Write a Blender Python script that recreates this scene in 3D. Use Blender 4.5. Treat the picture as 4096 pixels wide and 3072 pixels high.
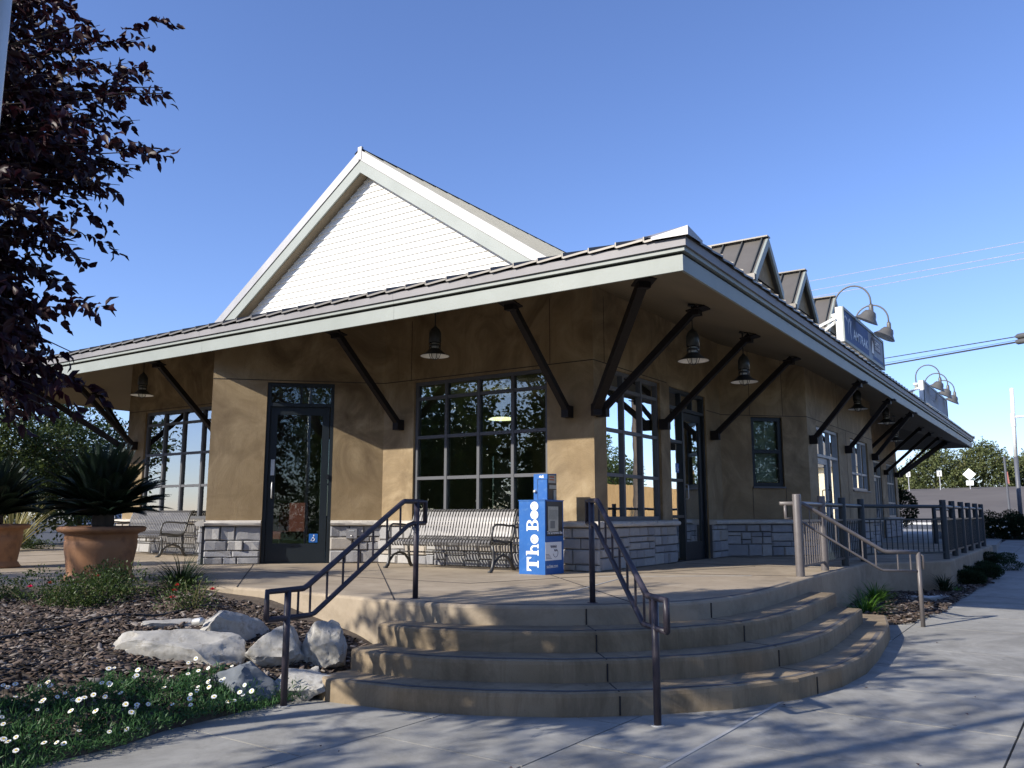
import bpy, math, random
import numpy as np
from mathutils import Vector, Matrix
random.seed(7); rng = np.random.default_rng(7)
for o in list(bpy.data.objects): bpy.data.objects.remove(o)
SC = bpy.context.scene
COL = SC.collection
R = math.radians

# ------------------------------------------------------------------ camera, world, sun, exposure
cam_d = bpy.data.cameras.new('camera'); cam = bpy.data.objects.new('camera', cam_d); COL.objects.link(cam)
cam.location = (0, 0, 0.78)
cam.rotation_euler = (R(90) + math.atan(523 / 3350.0), 0, R(33.9 - 90))
cam_d.sensor_width = 36; cam_d.lens = 3350 / 4096 * 36
cam_d.clip_start = 0.05; cam_d.clip_end = 3000
SC.camera = cam
SUN_DIR = Vector((-0.896 * math.cos(R(29.3)), 0.445 * math.cos(R(29.3)), math.sin(R(29.3))))
world = bpy.data.worlds.new('World'); SC.world = world; world.use_nodes = True
wn = world.node_tree; bg = wn.nodes['Background']
sky = wn.nodes.new('ShaderNodeTexSky'); sky.sky_type = 'NISHITA'; sky.sun_disc = False
sky.sun_elevation = R(29.3); sky.sun_rotation = math.atan2(SUN_DIR.x, SUN_DIR.y)
sky.air_density = 1.0; sky.dust_density = 0.35; sky.ozone_density = 2.5; sky.altitude = 50
wb = wn.nodes.new('ShaderNodeMix'); wb.data_type = 'RGBA'; wb.blend_type = 'MULTIPLY'; wb.inputs[0].default_value = 1.0   # camera white balance leans blue
wn.links.new(sky.outputs[0], wb.inputs[6]); wb.inputs[7].default_value = (0.95, 1.02, 1.36, 1)
wn.links.new(wb.outputs[2], bg.inputs[0]); bg.inputs[1].default_value = 0.118
sun_d = bpy.data.lights.new('sun', 'SUN'); sun = bpy.data.objects.new('sun', sun_d); COL.objects.link(sun)
sun_d.energy = 5.0; sun_d.angle = R(0.53); sun_d.color = (1.0, 0.945, 0.85)
sun.rotation_euler = SUN_DIR.to_track_quat('Z', 'Y').to_euler(); sun.location = (-20, 10, 30)
SC.view_settings.view_transform = 'Standard'; SC.view_settings.look = 'None'
SC.view_settings.exposure = 0.5; SC.view_settings.gamma = 1.0
SC.view_settings.use_curve_mapping = False
SC.render.engine = 'CYCLES'
SC.cycles.max_bounces = 7; SC.cycles.diffuse_bounces = 3; SC.cycles.glossy_bounces = 4
SC.cycles.transparent_max_bounces = 16; SC.cycles.transmission_bounces = 4
SC.cycles.use_denoising = True

# ------------------------------------------------------------------ materials
class NT:
    def __init__(s, name):
        m = bpy.data.materials.new(name); m.use_nodes = True
        s.m = m; s.n = m.node_tree.nodes; s.l = m.node_tree.links
        s.b = s.n['Principled BSDF']; s.out = s.n['Material Output']
        s.co = s.n.new('ShaderNodeTexCoord')
    def noise(s, scale, detail=4, rough=0.55, stretch=None, dist=0.0):
        t = s.n.new('ShaderNodeTexNoise'); t.inputs['Scale'].default_value = scale
        t.inputs['Detail'].default_value = detail; t.inputs['Roughness'].default_value = rough
        t.inputs['Distortion'].default_value = dist
        if stretch:
            mp = s.n.new('ShaderNodeMapping'); mp.inputs['Scale'].default_value = stretch
            s.l.new(s.co.outputs['Object'], mp.inputs[0]); s.l.new(mp.outputs[0], t.inputs['Vector'])
        else: s.l.new(s.co.outputs['Object'], t.inputs['Vector'])
        return t.outputs['Fac']
    def ramp(s, fac, stops):
        r = s.n.new('ShaderNodeValToRGB'); e = r.color_ramp.elements
        while len(e) < len(stops): e.new(0.5)
        for k, (p, c) in enumerate(stops):
            e[k].position = p; e[k].color = (*c, 1)
        s.l.new(fac, r.inputs[0]); return r.outputs[0]
    def mix(s, fac, a, b, mode='MIX'):
        x = s.n.new('ShaderNodeMix'); x.data_type = 'RGBA'; x.blend_type = mode
        for i, v in ((0, fac), (6, a), (7, b)):
            if hasattr(v, 'is_output'): s.l.new(v, x.inputs[i])
            elif i == 0: x.inputs[0].default_value = v
            else: x.inputs[i].default_value = (*v, 1)
        return x.outputs[2]
    def col(s, c):
        if hasattr(c, 'is_output'): s.l.new(c, s.b.inputs['Base Color'])
        else: s.b.inputs['Base Color'].default_value = (*c, 1)
    def bump(s, h, strength=0.3, dist=0.01):
        b = s.n.new('ShaderNodeBump'); b.inputs['Strength'].default_value = strength
        b.inputs['Distance'].default_value = dist
        s.l.new(h, b.inputs['Height']); s.l.new(b.outputs[0], s.b.inputs['Normal'])
    def set(s, **k):
        for a, v in k.items(): s.b.inputs[a.replace('_', ' ')].default_value = v
    def rnd(s):
        o = s.n.new('ShaderNodeObjectInfo'); return o.outputs['Random']

def lerp(a, b, t): return tuple(a[i] * (1 - t) + b[i] * t for i in range(3))
def mottled(name, c1, c2, scale=3, rough=0.8, bump=0.2, bs=60, c3=None, s2=None, detail=6, metal=0.0, spec=0.5, stretch=None):
    t = NT(name); f = t.noise(scale, detail, 0.6, stretch)
    c = t.ramp(f, [(0.3, c1), (0.7, c2)])
    if c3: c = t.mix(t.ramp(t.noise(s2 or scale * 4, 5, 0.7), [(0.52, (0, 0, 0)), (0.75, (1, 1, 1))]), c, c3)
    t.col(c); t.set(Roughness=rough, Metallic=metal, Specular_IOR_Level=spec)
    if bump: t.bump(t.noise(bs, 3), bump, 0.004)
    return t.m

def mk_stucco():
    t = NT('stucco')
    n1 = t.noise(1.1, 7, 0.62, None, 1.6); n2 = t.noise(0.35, 4, 0.6, None, 0.8)
    c = t.ramp(n1, [(0.30, (0.125, 0.085, 0.046)), (0.48, (0.225, 0.163, 0.09)), (0.64, (0.35, 0.265, 0.155)), (0.8, (0.46, 0.37, 0.235))])
    c = t.mix(t.ramp(n2, [(0.4, (0, 0, 0)), (0.66, (0.65, 0.65, 0.65))]), c, (0.24, 0.165, 0.08))
    c = t.mix(t.ramp(t.noise(4.5, 7, 0.72, (1.3, 1.3, 0.16), 0.8), [(0.52, (0, 0, 0)), (0.74, (0.6, 0.6, 0.6))]), c, (0.19, 0.13, 0.07))
    t.col(c); t.set(Roughness=0.7, Specular_IOR_Level=0.35)
    t.bump(t.mix(0.45, t.noise(70, 4, .75), t.noise(2.6, 6, 0.7, None, 2.0)), 0.4, 0.03)
    return t.m
def mk_stone(name, shade):
    t = NT(name)
    base = t.ramp(t.rnd(), [(0.0, (0.25, 0.25, 0.26)), (0.35, (0.34, 0.33, 0.32)), (0.6, (0.42, 0.40, 0.37)), (0.85, (0.30, 0.30, 0.31)), (1.0, (0.42, 0.36, 0.28))])
    c = t.mix(t.ramp(t.noise(9, 6, 0.7), [(0.35, (0, 0, 0)), (0.75, (1, 1, 1))]), base, t.mix(0.5, base, (0.22, 0.215, 0.21)))
    t.col(c); t.set(Roughness=0.92, Specular_IOR_Level=0.2)
    t.bump(t.noise(28, 6, 0.7), 0.5, 0.012); return t.m
def mk_conc(name, a, b, stain, streak=False, bs=90):
    t = NT(name)
    c = t.ramp(t.noise(1.3, 8, 0.65), [(0.3, a), (0.7, b)])
    st = t.ramp(t.noise(5, 6, 0.7, (1.2, 1.2, 0.22) if streak else None, 0.6), [(0.48, (0, 0, 0)), (0.75, (0.75, 0.75, 0.75))])
    c = t.mix(st, c, stain)
    c = t.mix(t.ramp(t.noise(140, 2), [(0.6, (0, 0, 0)), (0.78, (0.35, 0.35, 0.35))]), c, tuple(x * 0.5 for x in stain))
    c = t.mix(t.ramp(t.noise(0.55, 7, 0.75, None, 1.2), [(0.46, (0, 0, 0)), (0.62, (0.55, 0.55, 0.55))]), c, tuple(x * .78 for x in stain))
    vo = t.n.new('ShaderNodeTexVoronoi'); vo.inputs['Scale'].default_value = 2.3; t.l.new(t.co.outputs['Object'], vo.inputs['Vector'])
    c = t.mix(t.ramp(vo.outputs['Distance'], [(0.028, (0.6, 0.6, 0.6)), (0.045, (0, 0, 0))]), c, tuple(x * .4 for x in stain))
    t.col(c); t.set(Roughness=0.85, Specular_IOR_Level=0.3); t.bump(t.noise(bs, 4, 0.7), 0.25, 0.004); return t.m
def mk_leaf(name, c1, c2, c3=None, trans=0.35, scale=1.4):
    t = NT(name); f = t.noise(scale, 3, 0.7)
    stops = [(0.32, c1), (0.62, c2)] + ([(0.78, c3)] if c3 else [])
    c = t.ramp(f, stops); t.col(c); t.set(Roughness=0.5, Specular_IOR_Level=0.35)
    tr = t.n.new('ShaderNodeBsdfTranslucent'); t.l.new(c, tr.inputs[0])
    mx = t.n.new('ShaderNodeMixShader'); mx.inputs[0].default_value = trans
    t.l.new(t.b.outputs[0], mx.inputs[1]); t.l.new(tr.outputs[0], mx.inputs[2]); t.l.new(mx.outputs[0], t.out.inputs[0])
    return t.m
def mk_glass(name, tint=(0.74, 0.80, 0.75), boost=1.0):
    t = NT(name); t.n.remove(t.b)
    tp = t.n.new('ShaderNodeBsdfTransparent'); tp.inputs[0].default_value = (*tint, 1)
    gl = t.n.new('ShaderNodeBsdfGlossy'); gl.inputs['Roughness'].default_value = 0.003
    gl.inputs[0].default_value = (0.92, 0.96, 1.0, 1)
    fr = t.n.new('ShaderNodeFresnel'); fr.inputs[0].default_value = 1.52
    mt = t.n.new('ShaderNodeMath'); mt.operation = 'MULTIPLY_ADD'; mt.inputs[1].default_value = 1.25 * boost; mt.inputs[2].default_value = 0.07 * boost; mt.use_clamp = True
    bm = t.n.new('ShaderNodeBump'); bm.inputs['Strength'].default_value = 0.04; bm.inputs['Distance'].default_value = 0.02
    t.l.new(t.noise(1.6, 2), bm.inputs['Height']); t.l.new(bm.outputs[0], gl.inputs['Normal'])
    t.l.new(fr.outputs[0], mt.inputs[0]); mx = t.n.new('ShaderNodeMixShader')
    t.l.new(mt.outputs[0], mx.inputs[0]); t.l.new(tp.outputs[0], mx.inputs[1]); t.l.new(gl.outputs[0], mx.inputs[2])
    t.l.new(mx.outputs[0], t.out.inputs[0]); return t.m
def plain(name, c, rough=0.5, metal=0.0, spec=0.5, bump=0.0, bs=40, var=0.15, vs=3):
    t = NT(name); f = t.noise(vs, 5, 0.6)
    t.col(t.ramp(f, [(0.3, tuple(x * (1 - var) for x in c)), (0.7, tuple(min(1, x * (1 + var)) for x in c))]))
    t.set(Roughness=rough, Metallic=metal, Specular_IOR_Level=spec)
    if bump: t.bump(t.noise(bs, 3), bump, 0.004)
    return t.m
def emit(name, c, s):
    t = NT(name); t.n.remove(t.b); e = t.n.new('ShaderNodeEmission'); e.inputs[0].default_value = (*c, 1); e.inputs[1].default_value = s
    t.l.new(e.outputs[0], t.out.inputs[0]); return t.m

M = dict(
 stucco=mk_stucco(), stone=mk_stone('stone', (0.3, 0.3, 0.32)),
 cap=mottled('cap_stone', (0.42, 0.38, 0.33), (0.56, 0.52, 0.45), 6, 0.9, 0.6, 40),
 mortar=plain('mortar', (0.10, 0.095, 0.09), 0.95),
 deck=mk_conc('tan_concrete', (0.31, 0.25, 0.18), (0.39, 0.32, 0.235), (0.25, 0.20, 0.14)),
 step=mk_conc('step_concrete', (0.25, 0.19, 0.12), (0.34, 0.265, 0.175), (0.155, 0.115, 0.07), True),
 nosing=mk_conc('nosing', (0.11, 0.105, 0.10), (0.15, 0.14, 0.135), (0.07, 0.065, 0.065)),
 walk=mk_conc('sidewalk_concrete', (0.27, 0.26, 0.235), (0.35, 0.34, 0.31), (0.20, 0.192, 0.172)),
 sealant=plain('joint_sealant', (0.36, 0.36, 0.35), 0.8),
 joint=plain('joint', (0.035, 0.03, 0.028), 0.95),
 fascia=mottled('fascia_paint', (0.235, 0.255, 0.225), (0.285, 0.305, 0.272), 1.5, 0.55, 0.1, 20),
 flash=mottled('flashing_metal', (0.27, 0.262, 0.26), (0.345, 0.335, 0.33), 2.0, 0.5, 0.15, 5, metal=0.3, stretch=(1, 1, 0.3)),
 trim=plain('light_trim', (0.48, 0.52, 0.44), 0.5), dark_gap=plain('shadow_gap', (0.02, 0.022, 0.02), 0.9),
 siding=plain('white_siding', (0.80, 0.775, 0.71), 0.6, var=0.03, bump=0.05, bs=15),
 roof=plain('roof_metal', (0.155, 0.14, 0.12), 0.45, 0.3, var=0.08), roof_dark=plain('roof_metal_edge', (0.10, 0.10, 0.09), 0.5, 0.3),
 brace=plain('brace_steel', (0.014, 0.011, 0.011), 0.6, spec=.2, var=0.25), 
 frame=plain('window_frame_paint', (0.095, 0.097, 0.105), 0.5, spec=.3, var=0.05), frame_grey=plain('grey_door_paint', (0.30, 0.30, 0.29), 0.5, var=0.05),
 door=plain('door_paint', (0.013, 0.018, 0.022), 0.42, spec=.35, var=0.1),
 glass=mk_glass('glass', boost=.6), glass_b=mk_glass('glass_bright', (0.42, 0.48, 0.48), 1.35),
 rail=plain('rail_paint', (0.040, 0.034, 0.044), 0.40, spec=.35, var=0.3, vs=6), rail_sunlit=plain('rail_paint_sunlit', (0.125, 0.112, 0.11), 0.42, 0.1, var=0.12, vs=8),  # second one is a paler copy with sunlight put into its colour
 guard=plain('guard_paint', (0.032, 0.042, 0.048), 0.48, spec=.3, var=0.12),
 bench=plain('bench_metal', (0.125, 0.12, 0.118), 0.42, 0.5, var=0.1), cast=plain('cast_iron', (0.08, 0.078, 0.075), 0.45, 0.5, bump=0.3),
 blue=mottled('blue_paint', (0.006, 0.088, 0.31), (0.008, 0.11, 0.38), 3, 0.42, 0.05, 30, (0.05, 0.15, 0.36), 12),
 black=plain('black_paint', (0.012, 0.012, 0.014), 0.35), white=plain('white_print', (0.82, 0.82, 0.80), 0.6, var=0.02),
 paper=mottled('newsprint', (0.42, 0.40, 0.33), (0.55, 0.53, 0.44), 14, 0.9, 0, 10), ink=plain('grey_ink', (0.16, 0.16, 0.2), 0.8),
 terra=mottled('terracotta', (0.27, 0.125, 0.055), (0.36, 0.18, 0.085), 4, 0.75, 0.25, 30, (0.14, 0.07, 0.04), 3),
 rock=mottled('limestone', (0.30, 0.285, 0.255), (0.47, 0.45, 0.41), 5, 0.95, 1.0, 22, (0.16, 0.14, 0.11), 9), rock_g=mottled('grey_rock', (0.12, 0.135, 0.15), (0.19, 0.205, 0.22), 4, 0.95, 0.6, 16),
 soil=mottled('soil', (0.045, 0.032, 0.022), (0.10, 0.075, 0.052), 5, 1, 0.8, 35, (0.14, 0.11, 0.08), 20),
 asphalt=mottled('asphalt', (0.045, 0.047, 0.05), (0.07, 0.07, 0.072), 2, 0.95, 0.3, 80), slope=mottled('old_asphalt', (0.095, 0.08, 0.068), (0.13, 0.112, 0.095), 0.15, 0.95, 0.1, 30, (0.075, 0.065, 0.058), 0.08),
 lightconc=mottled('pale_concrete', (0.50, 0.49, 0.46), (0.62, 0.61, 0.58), 0.5, 0.9, 0.1, 20), grass=mottled('turf', (0.03, 0.06, 0.018), (0.07, 0.11, 0.03), 3, 1, 0.5, 40),
 ground=mottled('dirt_ground', (0.13, 0.12, 0.085), (0.20, 0.18, 0.13), 0.3, 1, 0.3, 10),
 bark=mottled('bark', (0.05, 0.038, 0.03), (0.11, 0.085, 0.065), 8, 0.95, 0.8, 25, stretch=(1, 1, 0.25)),
 hose=plain('black_tube', (0.02, 0.02, 0.02), 0.5), red=plain('red_petal', (0.55, 0.01, 0.02), 0.5), pink=plain('pink_petal', (0.75, 0.02, 0.12), 0.5), petal=plain('white_petal', (0.80, 0.80, 0.76), 0.6), yel=plain('yellow_center', (0.65, 0.45, 0.04), 0.7),
 lampd=plain('lamp_enamel_dark', (0.03, 0.032, 0.03), 0.35), lampg=plain('lamp_enamel_grey', (0.11, 0.105, 0.095), 0.4), lampw=plain('lamp_enamel_white', (0.80, 0.79, 0.74), 0.35), bulb=plain('bulb_glass', (0.6, 0.6, 0.55), 0.1),
 signb=mottled('sign_face_blue', (0.10, 0.15, 0.27), (0.12, 0.175, 0.31), 1, 0.75, 0, 10, spec=.15), signw=plain('sign_face_white', (0.34, 0.38, 0.43), 0.8, spec=.15), signf=plain('sign_frame', (0.78, 0.78, 0.74), 0.4), signk=plain('sign_edge_dark', (0.10, 0.12, 0.13), 0.4),
 wall_in=plain('interior_paint', (0.42, 0.37, 0.22), 0.9), floor_in=plain('interior_floor', (0.14, 0.13, 0.12), 0.3), redp=plain('red_seat', (0.14, 0.022, 0.022), 0.5), blind=plain('blind_white', (0.72, 0.74, 0.72), 0.6),
 galv=plain('galvanised', (0.55, 0.55, 0.53), 0.45, 0.5), greyb=plain('grey_building', (0.33, 0.36, 0.42), 0.8), cream=plain('cream_wall', (0.68, 0.56, 0.36), 0.8), wood=mottled('fence_wood', (0.46, 0.27, 0.10), (0.60, 0.37, 0.15), 2, 0.85, 0.2, 20, stretch=(4, 4, 0.4)),
 isa=plain('sign_blue', (0.02, 0.12, 0.40), 0.4), pole=plain('pole_grey', (0.42, 0.42, 0.43), 0.5, 0.2), poled=plain('pole_dark', (0.10, 0.105, 0.12), 0.5), wire=plain('wire', (0.05, 0.05, 0.055), 0.6), wirel=plain('bare_wire', (0.52, 0.5, 0.52), 0.4, 0.3), soffit=None)
def mk_soffit():
    t = NT('soffit_boards'); t.col(t.ramp(t.noise(1.2, 4), [(0.3, (0.165, 0.13, 0.082)), (0.7, (0.195, 0.155, 0.10))])); t.set(Roughness=0.7)
    w = t.n.new('ShaderNodeTexWave'); w.inputs['Scale'].default_value = 2.6; w.bands_direction = 'DIAGONAL'
    return t.m
M['soffit'] = mk_soffit()
M['glass_p'] = mk_glass('glass_pale', (0.5, 0.56, 0.56), 2.2)
M['plum'] = mk_leaf('plum_leaf', (0.014, 0.003, 0.006), (0.03, 0.005, 0.010), (0.10, 0.012, 0.016), 0.22, 3.0)
M['green'] = mk_leaf('green_leaf', (0.022, 0.042, 0.010), (0.055, 0.090, 0.020), (0.10, 0.135, 0.035), 0.3, 1.5)
M['greenm'] = mk_leaf('mixed_leaf', (0.025, 0.045, 0.014), (0.075, 0.105, 0.025), (0.16, 0.12, 0.035), 0.35, 0.8)
M['oak'] = mk_leaf('oak_leaf', (0.08, 0.105, 0.035), (0.15, 0.165, 0.06), (0.24, 0.20, 0.10), 0.3, 0.35)
M['dgreen'] = mk_leaf('dark_green_leaf', (0.010, 0.022, 0.010), (0.024, 0.045, 0.018), None, 0.15, 2); M['dgreen'].node_tree.nodes['Principled BSDF'].inputs['Specular IOR Level'].default_value = .12; M['dgreen'].node_tree.nodes['Principled BSDF'].inputs['Roughness'].default_value = .7
M['sago'] = mk_leaf('sago_leaflet', (0.006, 0.016, 0.008), (0.014, 0.032, 0.014), None, 0.06, 2)
M['lily'] = mk_leaf('lily_blade', (0.05, 0.12, 0.015), (0.10, 0.22, 0.03), (0.17, 0.30, 0.06), 0.35, 3)
M['daisyl'] = mk_leaf('daisy_leaf', (0.03, 0.085, 0.025), (0.06, 0.14, 0.045), (0.09, 0.18, 0.07), 0.3, 3)
M['phor'] = mk_leaf('flax_blade', (0.16, 0.14, 0.05), (0.34, 0.30, 0.12), (0.42, 0.16, 0.07), 0.3, 2)
M['rosel'] = mk_leaf('rose_leaf', (0.03, 0.06, 0.012), (0.08, 0.12, 0.03), (0.20, 0.08, 0.03), 0.3, 3)

# ------------------------------------------------------------------ object helpers
ORG = {}
class MB:
    def __init__(s): s.v = []; s.f = []; s.mi = []; s.cur = 0
    def add(s, vs, fs):
        o = len(s.v); s.v += [tuple(p) for p in vs]; s.f += [tuple(o + i for i in f) for f in fs]; s.mi += [s.cur] * len(fs); return s
    def box(s, x0, x1, y0, y1, z0, z1):
        return s.hexa([(x0, y0, z0), (x1, y0, z0), (x1, y1, z0), (x0, y1, z0), (x0, y0, z1), (x1, y0, z1), (x1, y1, z1), (x0, y1, z1)])
    def hexa(s, p): return s.add(p, [(0, 3, 2, 1), (4, 5, 6, 7), (0, 1, 5, 4), (1, 2, 6, 5), (2, 3, 7, 6), (3, 0, 4, 7)])
    def prism(s, poly, z0, z1):
        n = len(poly); vs = [(x, y, z0) for x, y in poly] + [(x, y, z1) for x, y in poly]
        return s.add(vs, [tuple(range(n - 1, -1, -1)), tuple(range(n, 2 * n))] + [(i, (i + 1) % n, n + (i + 1) % n, n + i) for i in range(n)])
    def slab(s, pts, off):
        n = len(pts); vs = [tuple(p) for p in pts] + [(p[0] + off[0], p[1] + off[1], p[2] + off[2]) for p in pts]
        return s.add(vs, [tuple(range(n - 1, -1, -1)), tuple(range(n, 2 * n))] + [(i, (i + 1) % n, n + (i + 1) % n, n + i) for i in range(n)])
    def bar(s, a, b, w, h=None, up=(0, 0, 1)):
        a = Vector(a); b = Vector(b); d = (b - a).normalized(); h = h or w; up = Vector(up)
        if abs(d.dot(up)) > 0.98: up = Vector((1, 0, 0))
        sx = d.cross(up).normalized() * (w / 2); sy = sx.cross(d).normalized() * (h / 2)
        return s.hexa([a - sx - sy, a + sx - sy, a + sx + sy, a - sx + sy, b - sx - sy, b + sx - sy, b + sx + sy, b - sx + sy])
    def tube(s, pts, r, seg=8, cap=True):
        pts = [Vector(p) for p in pts]; n = len(pts); rr = r if isinstance(r, (list, tuple)) else [r] * n
        o = []; prev = None
        for i, p in enumerate(pts):
            t = (pts[min(i + 1, n - 1)] - pts[max(i - 1, 0)]).normalized()
            if prev is None:
                u = Vector((0, 0, 1)) if abs(t.z) < 0.9 else Vector((1, 0, 0)); u = (u - t * u.dot(t)).normalized()
            else: u = (prev - t * prev.dot(t)).normalized()
            prev = u; w = t.cross(u)
            for k in range(seg):
                a = 2 * math.pi * k / seg; o.append(p + (u * math.cos(a) + w * math.sin(a)) * rr[i])
        fs = [(i * seg + k, i * seg + (k + 1) % seg, (i + 1) * seg + (k + 1) % seg, (i + 1) * seg + k) for i in range(n - 1) for k in range(seg)]
        if cap: fs += [tuple(range(seg - 1, -1, -1)), tuple(range((n - 1) * seg, n * seg))]
        return s.add(o, fs)
    def lathe(s, prof, c=(0, 0, 0), seg=32, mtx=None):
        o = []; n = len(prof)
        for r, z in prof:
            for k in range(seg):
                a = 2 * math.pi * k / seg; p = Vector((r * math.cos(a), r * math.sin(a), z))
                if mtx: p = mtx @ p
                o.append(p + Vector(c))
        return s.add(o, [(i * seg + k, i * seg + (k + 1) % seg, (i + 1) * seg + (k + 1) % seg, (i + 1) * seg + k) for i in range(n - 1) for k in range(seg)])
    def disc(s, c, ax, ay, r, seg=20):
        c = Vector(c); ax = Vector(ax); ay = Vector(ay)
        return s.add([c + ax * (r * math.cos(2 * math.pi * k / seg)) + ay * (r * math.sin(2 * math.pi * k / seg)) for k in range(seg)], [tuple(range(seg))])
    def build(s, name, mat, parent=None, smooth=False, **props):
        me = bpy.data.meshes.new(name)
        org = Vector((0, 0, 0))
        if parent is not None: org = ORG[parent.name]
        elif 'at' in props: org = Vector(props.pop('at'))
        me.from_pydata([tuple(Vector(p) - org) for p in s.v], [], s.f)
        for m in (mat if isinstance(mat, (list, tuple)) else [mat]): me.materials.append(m)
        if len(me.materials) > 1: me.polygons.foreach_set('material_index', s.mi)
        if smooth: me.polygons.foreach_set('use_smooth', [True] * len(me.polygons))
        me.update(); return link(name, me, parent, org, **props)
def link(name, me, parent, org, **props):
    o = bpy.data.objects.new(name, me); COL.objects.link(o)
    if parent is not None: o.parent = parent
    else: o.location = org
    ORG[o.name] = Vector(org)
    for k, v in props.items(): o[k] = v
    return o
def thing(name, label, cat, loc=(0, 0, 0), group=None, kind=None):
    o = bpy.data.objects.new(name, None); COL.objects.link(o); o.location = loc; o.empty_display_size = 0.2
    o['label'] = label; o['category'] = cat
    if group: o['group'] = group
    if kind: o['kind'] = kind
    ORG[o.name] = Vector(loc); return o
def copy_tree(o, parent=None):
    c = o.copy(); COL.objects.link(c)
    if parent is not None: c.parent = parent
    for ch in list(o.children): copy_tree(ch, c)
    return c
def relabel(o, label): o['label'] = label
def npmesh(name, V, F, mats, parent=None, org=None, mi=None, smooth=False, **props):
    """V (n,3), F (m,k) numpy"""
    me = bpy.data.meshes.new(name); F = np.asarray(F); m, k = F.shape
    org = ORG[parent.name] if parent is not None else Vector(org or (0, 0, 0))
    V = np.asarray(V, dtype=np.float32) - np.array(org, dtype=np.float32)
    me.vertices.add(len(V)); me.vertices.foreach_set('co', V.ravel())
    me.loops.add(m * k); me.loops.foreach_set('vertex_index', F.ravel().astype(np.int32))
    me.polygons.add(m); me.polygons.foreach_set('loop_start', np.arange(0, m * k, k, dtype=np.int32)); me.polygons.foreach_set('loop_total', np.full(m, k, dtype=np.int32))
    for mm in (mats if isinstance(mats, (list, tuple)) else [mats]): me.materials.append(mm)
    if mi is not None: me.polygons.foreach_set('material_index', mi)
    if smooth: me.polygons.foreach_set('use_smooth', np.ones(m, dtype=bool))
    me.update(calc_edges=True); return link(name, me, parent, org, **props)
def leaves_mesh(P, D, N, L, Wd):
    """leaf blades: base P, direction D, normal N, length L, width Wd -> folded 4-tri leaves as 2 quads"""
    P = np.asarray(P); D = D / np.linalg.norm(D, axis=1)[:, None]; S = np.cross(D, N); S /= np.linalg.norm(S, axis=1)[:, None] + 1e-9
    N2 = np.cross(S, D); L = np.asarray(L)[:, None]; Wd = np.asarray(Wd)[:, None]
    b = P; m = P + D * L * 0.48 + N2 * L * 0.06; tip = P + D * L - N2 * L * 0.10
    l = P + D * L * 0.45 + S * Wd * 0.5 + N2 * Wd * 0.22; r = P + D * L * 0.45 - S * Wd * 0.5 + N2 * Wd * 0.22
    n = len(P); V = np.stack([b, l, tip, m, r], 1).reshape(-1, 3)
    i = np.arange(n)[:, None] * 5
    F = np.concatenate([i + np.array([[0, 3, 2, 1]]), i + np.array([[0, 4, 2, 3]])])
    return V, F
def oval_leaves(P, D, N, L, Wd):
    D = D / np.linalg.norm(D, axis=1)[:, None]; S = np.cross(D, N); S /= np.linalg.norm(S, axis=1)[:, None] + 1e-9; N2 = np.cross(S, D); L = np.asarray(L)[:, None]; Wd = np.asarray(Wd)[:, None]
    q = lambda t, w, h: P + D * L * t + S * Wd * w + N2 * (Wd * abs(w) * .55 + L * h)
    V = np.stack([q(0, 0, 0), q(.22, .40, .02), q(.60, .42, .01), q(.97, .06, -.16), q(1.0, 0, -.18), q(.62, -.42, .01), q(.24, -.40, .02), q(.5, 0, .03), q(.97, -.06, -.16)], 1).reshape(-1, 3)
    i = np.arange(len(P))[:, None] * 9
    return V, np.stack([i + np.array([[0, 7, 2, 1]]), i + np.array([[7, 4, 3, 2]]), i + np.array([[0, 6, 5, 7]]), i + np.array([[7, 5, 8, 4]])], 1).reshape(-1, 4)
def rvec(n):
    v = rng.normal(size=(n, 3)); return v / np.linalg.norm(v, axis=1)[:, None]
def mesh_text(name, txt, size, mat, parent, origin, ax, ay, bold=0.0, width=None):
    cu = bpy.data.curves.new(name, 'FONT'); cu.body = txt; cu.size = size; cu.offset = bold; cu.extrude = 0.0
    to = bpy.data.objects.new(name, cu); COL.objects.link(to); bpy.context.view_layer.update()
    me = bpy.data.meshes.new_from_object(to); bpy.data.objects.remove(to)
    xs = [v.co.x for v in me.vertices] or [0]; sx = (width / (max(xs) - min(xs))) if width else 1
    org = ORG[parent.name]; O = Vector(origin); ax = Vector(ax); ay = Vector(ay)
    for v in me.vertices: v.co = O + ax * ((v.co.x - min(xs)) * sx) + ay * v.co.y - org
    me.materials.clear(); me.materials.append(mat); me.update()
    return link(name, me, parent, org)

# ------------------------------------------------------------------ ground
def zs(x):   # sidewalk height
    return -0.68 if x < 11 else (-0.68 + (x - 11) / 21.0 * 0.66 if x < 32 else -0.02)
def struct(o): o['kind'] = 'structure'; return o
struct(MB().box(-400, 600, -400, 400, -1.6, -1.0).build('ground', M['ground']))
# flat asphalt and far ground, at deck level beyond the station
b = MB(); b.prism([(31.9, -60), (52, -60), (52, 120), (31.9, 120)], -1.2, -0.03)
b.prism([(5, 25.5), (31.9, 25.5), (31.9, 120), (-60, 120), (-60, 22), (-12, 20)], -1.2, -0.05)
struct(b.build('parking_lot', M['asphalt']))
struct(MB().prism([(26.0, 1.95), (52, 3.2), (52, 22), (38, 22), (26.0, 12)], -1.1, -0.012).build('far_path', M['walk']))
struct(MB().prism([(52.05, -60), (80, -60), (80, 120), (52.05, 120)], -1.2, -0.045).build('cross_street', M['asphalt']))
b = MB(); b.prism([(80, -40), (80.6, -40), (80.6, 60), (80, 60)], -1.0, 0.12)
struct(b.build('kerb', M['lightconc']))
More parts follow.
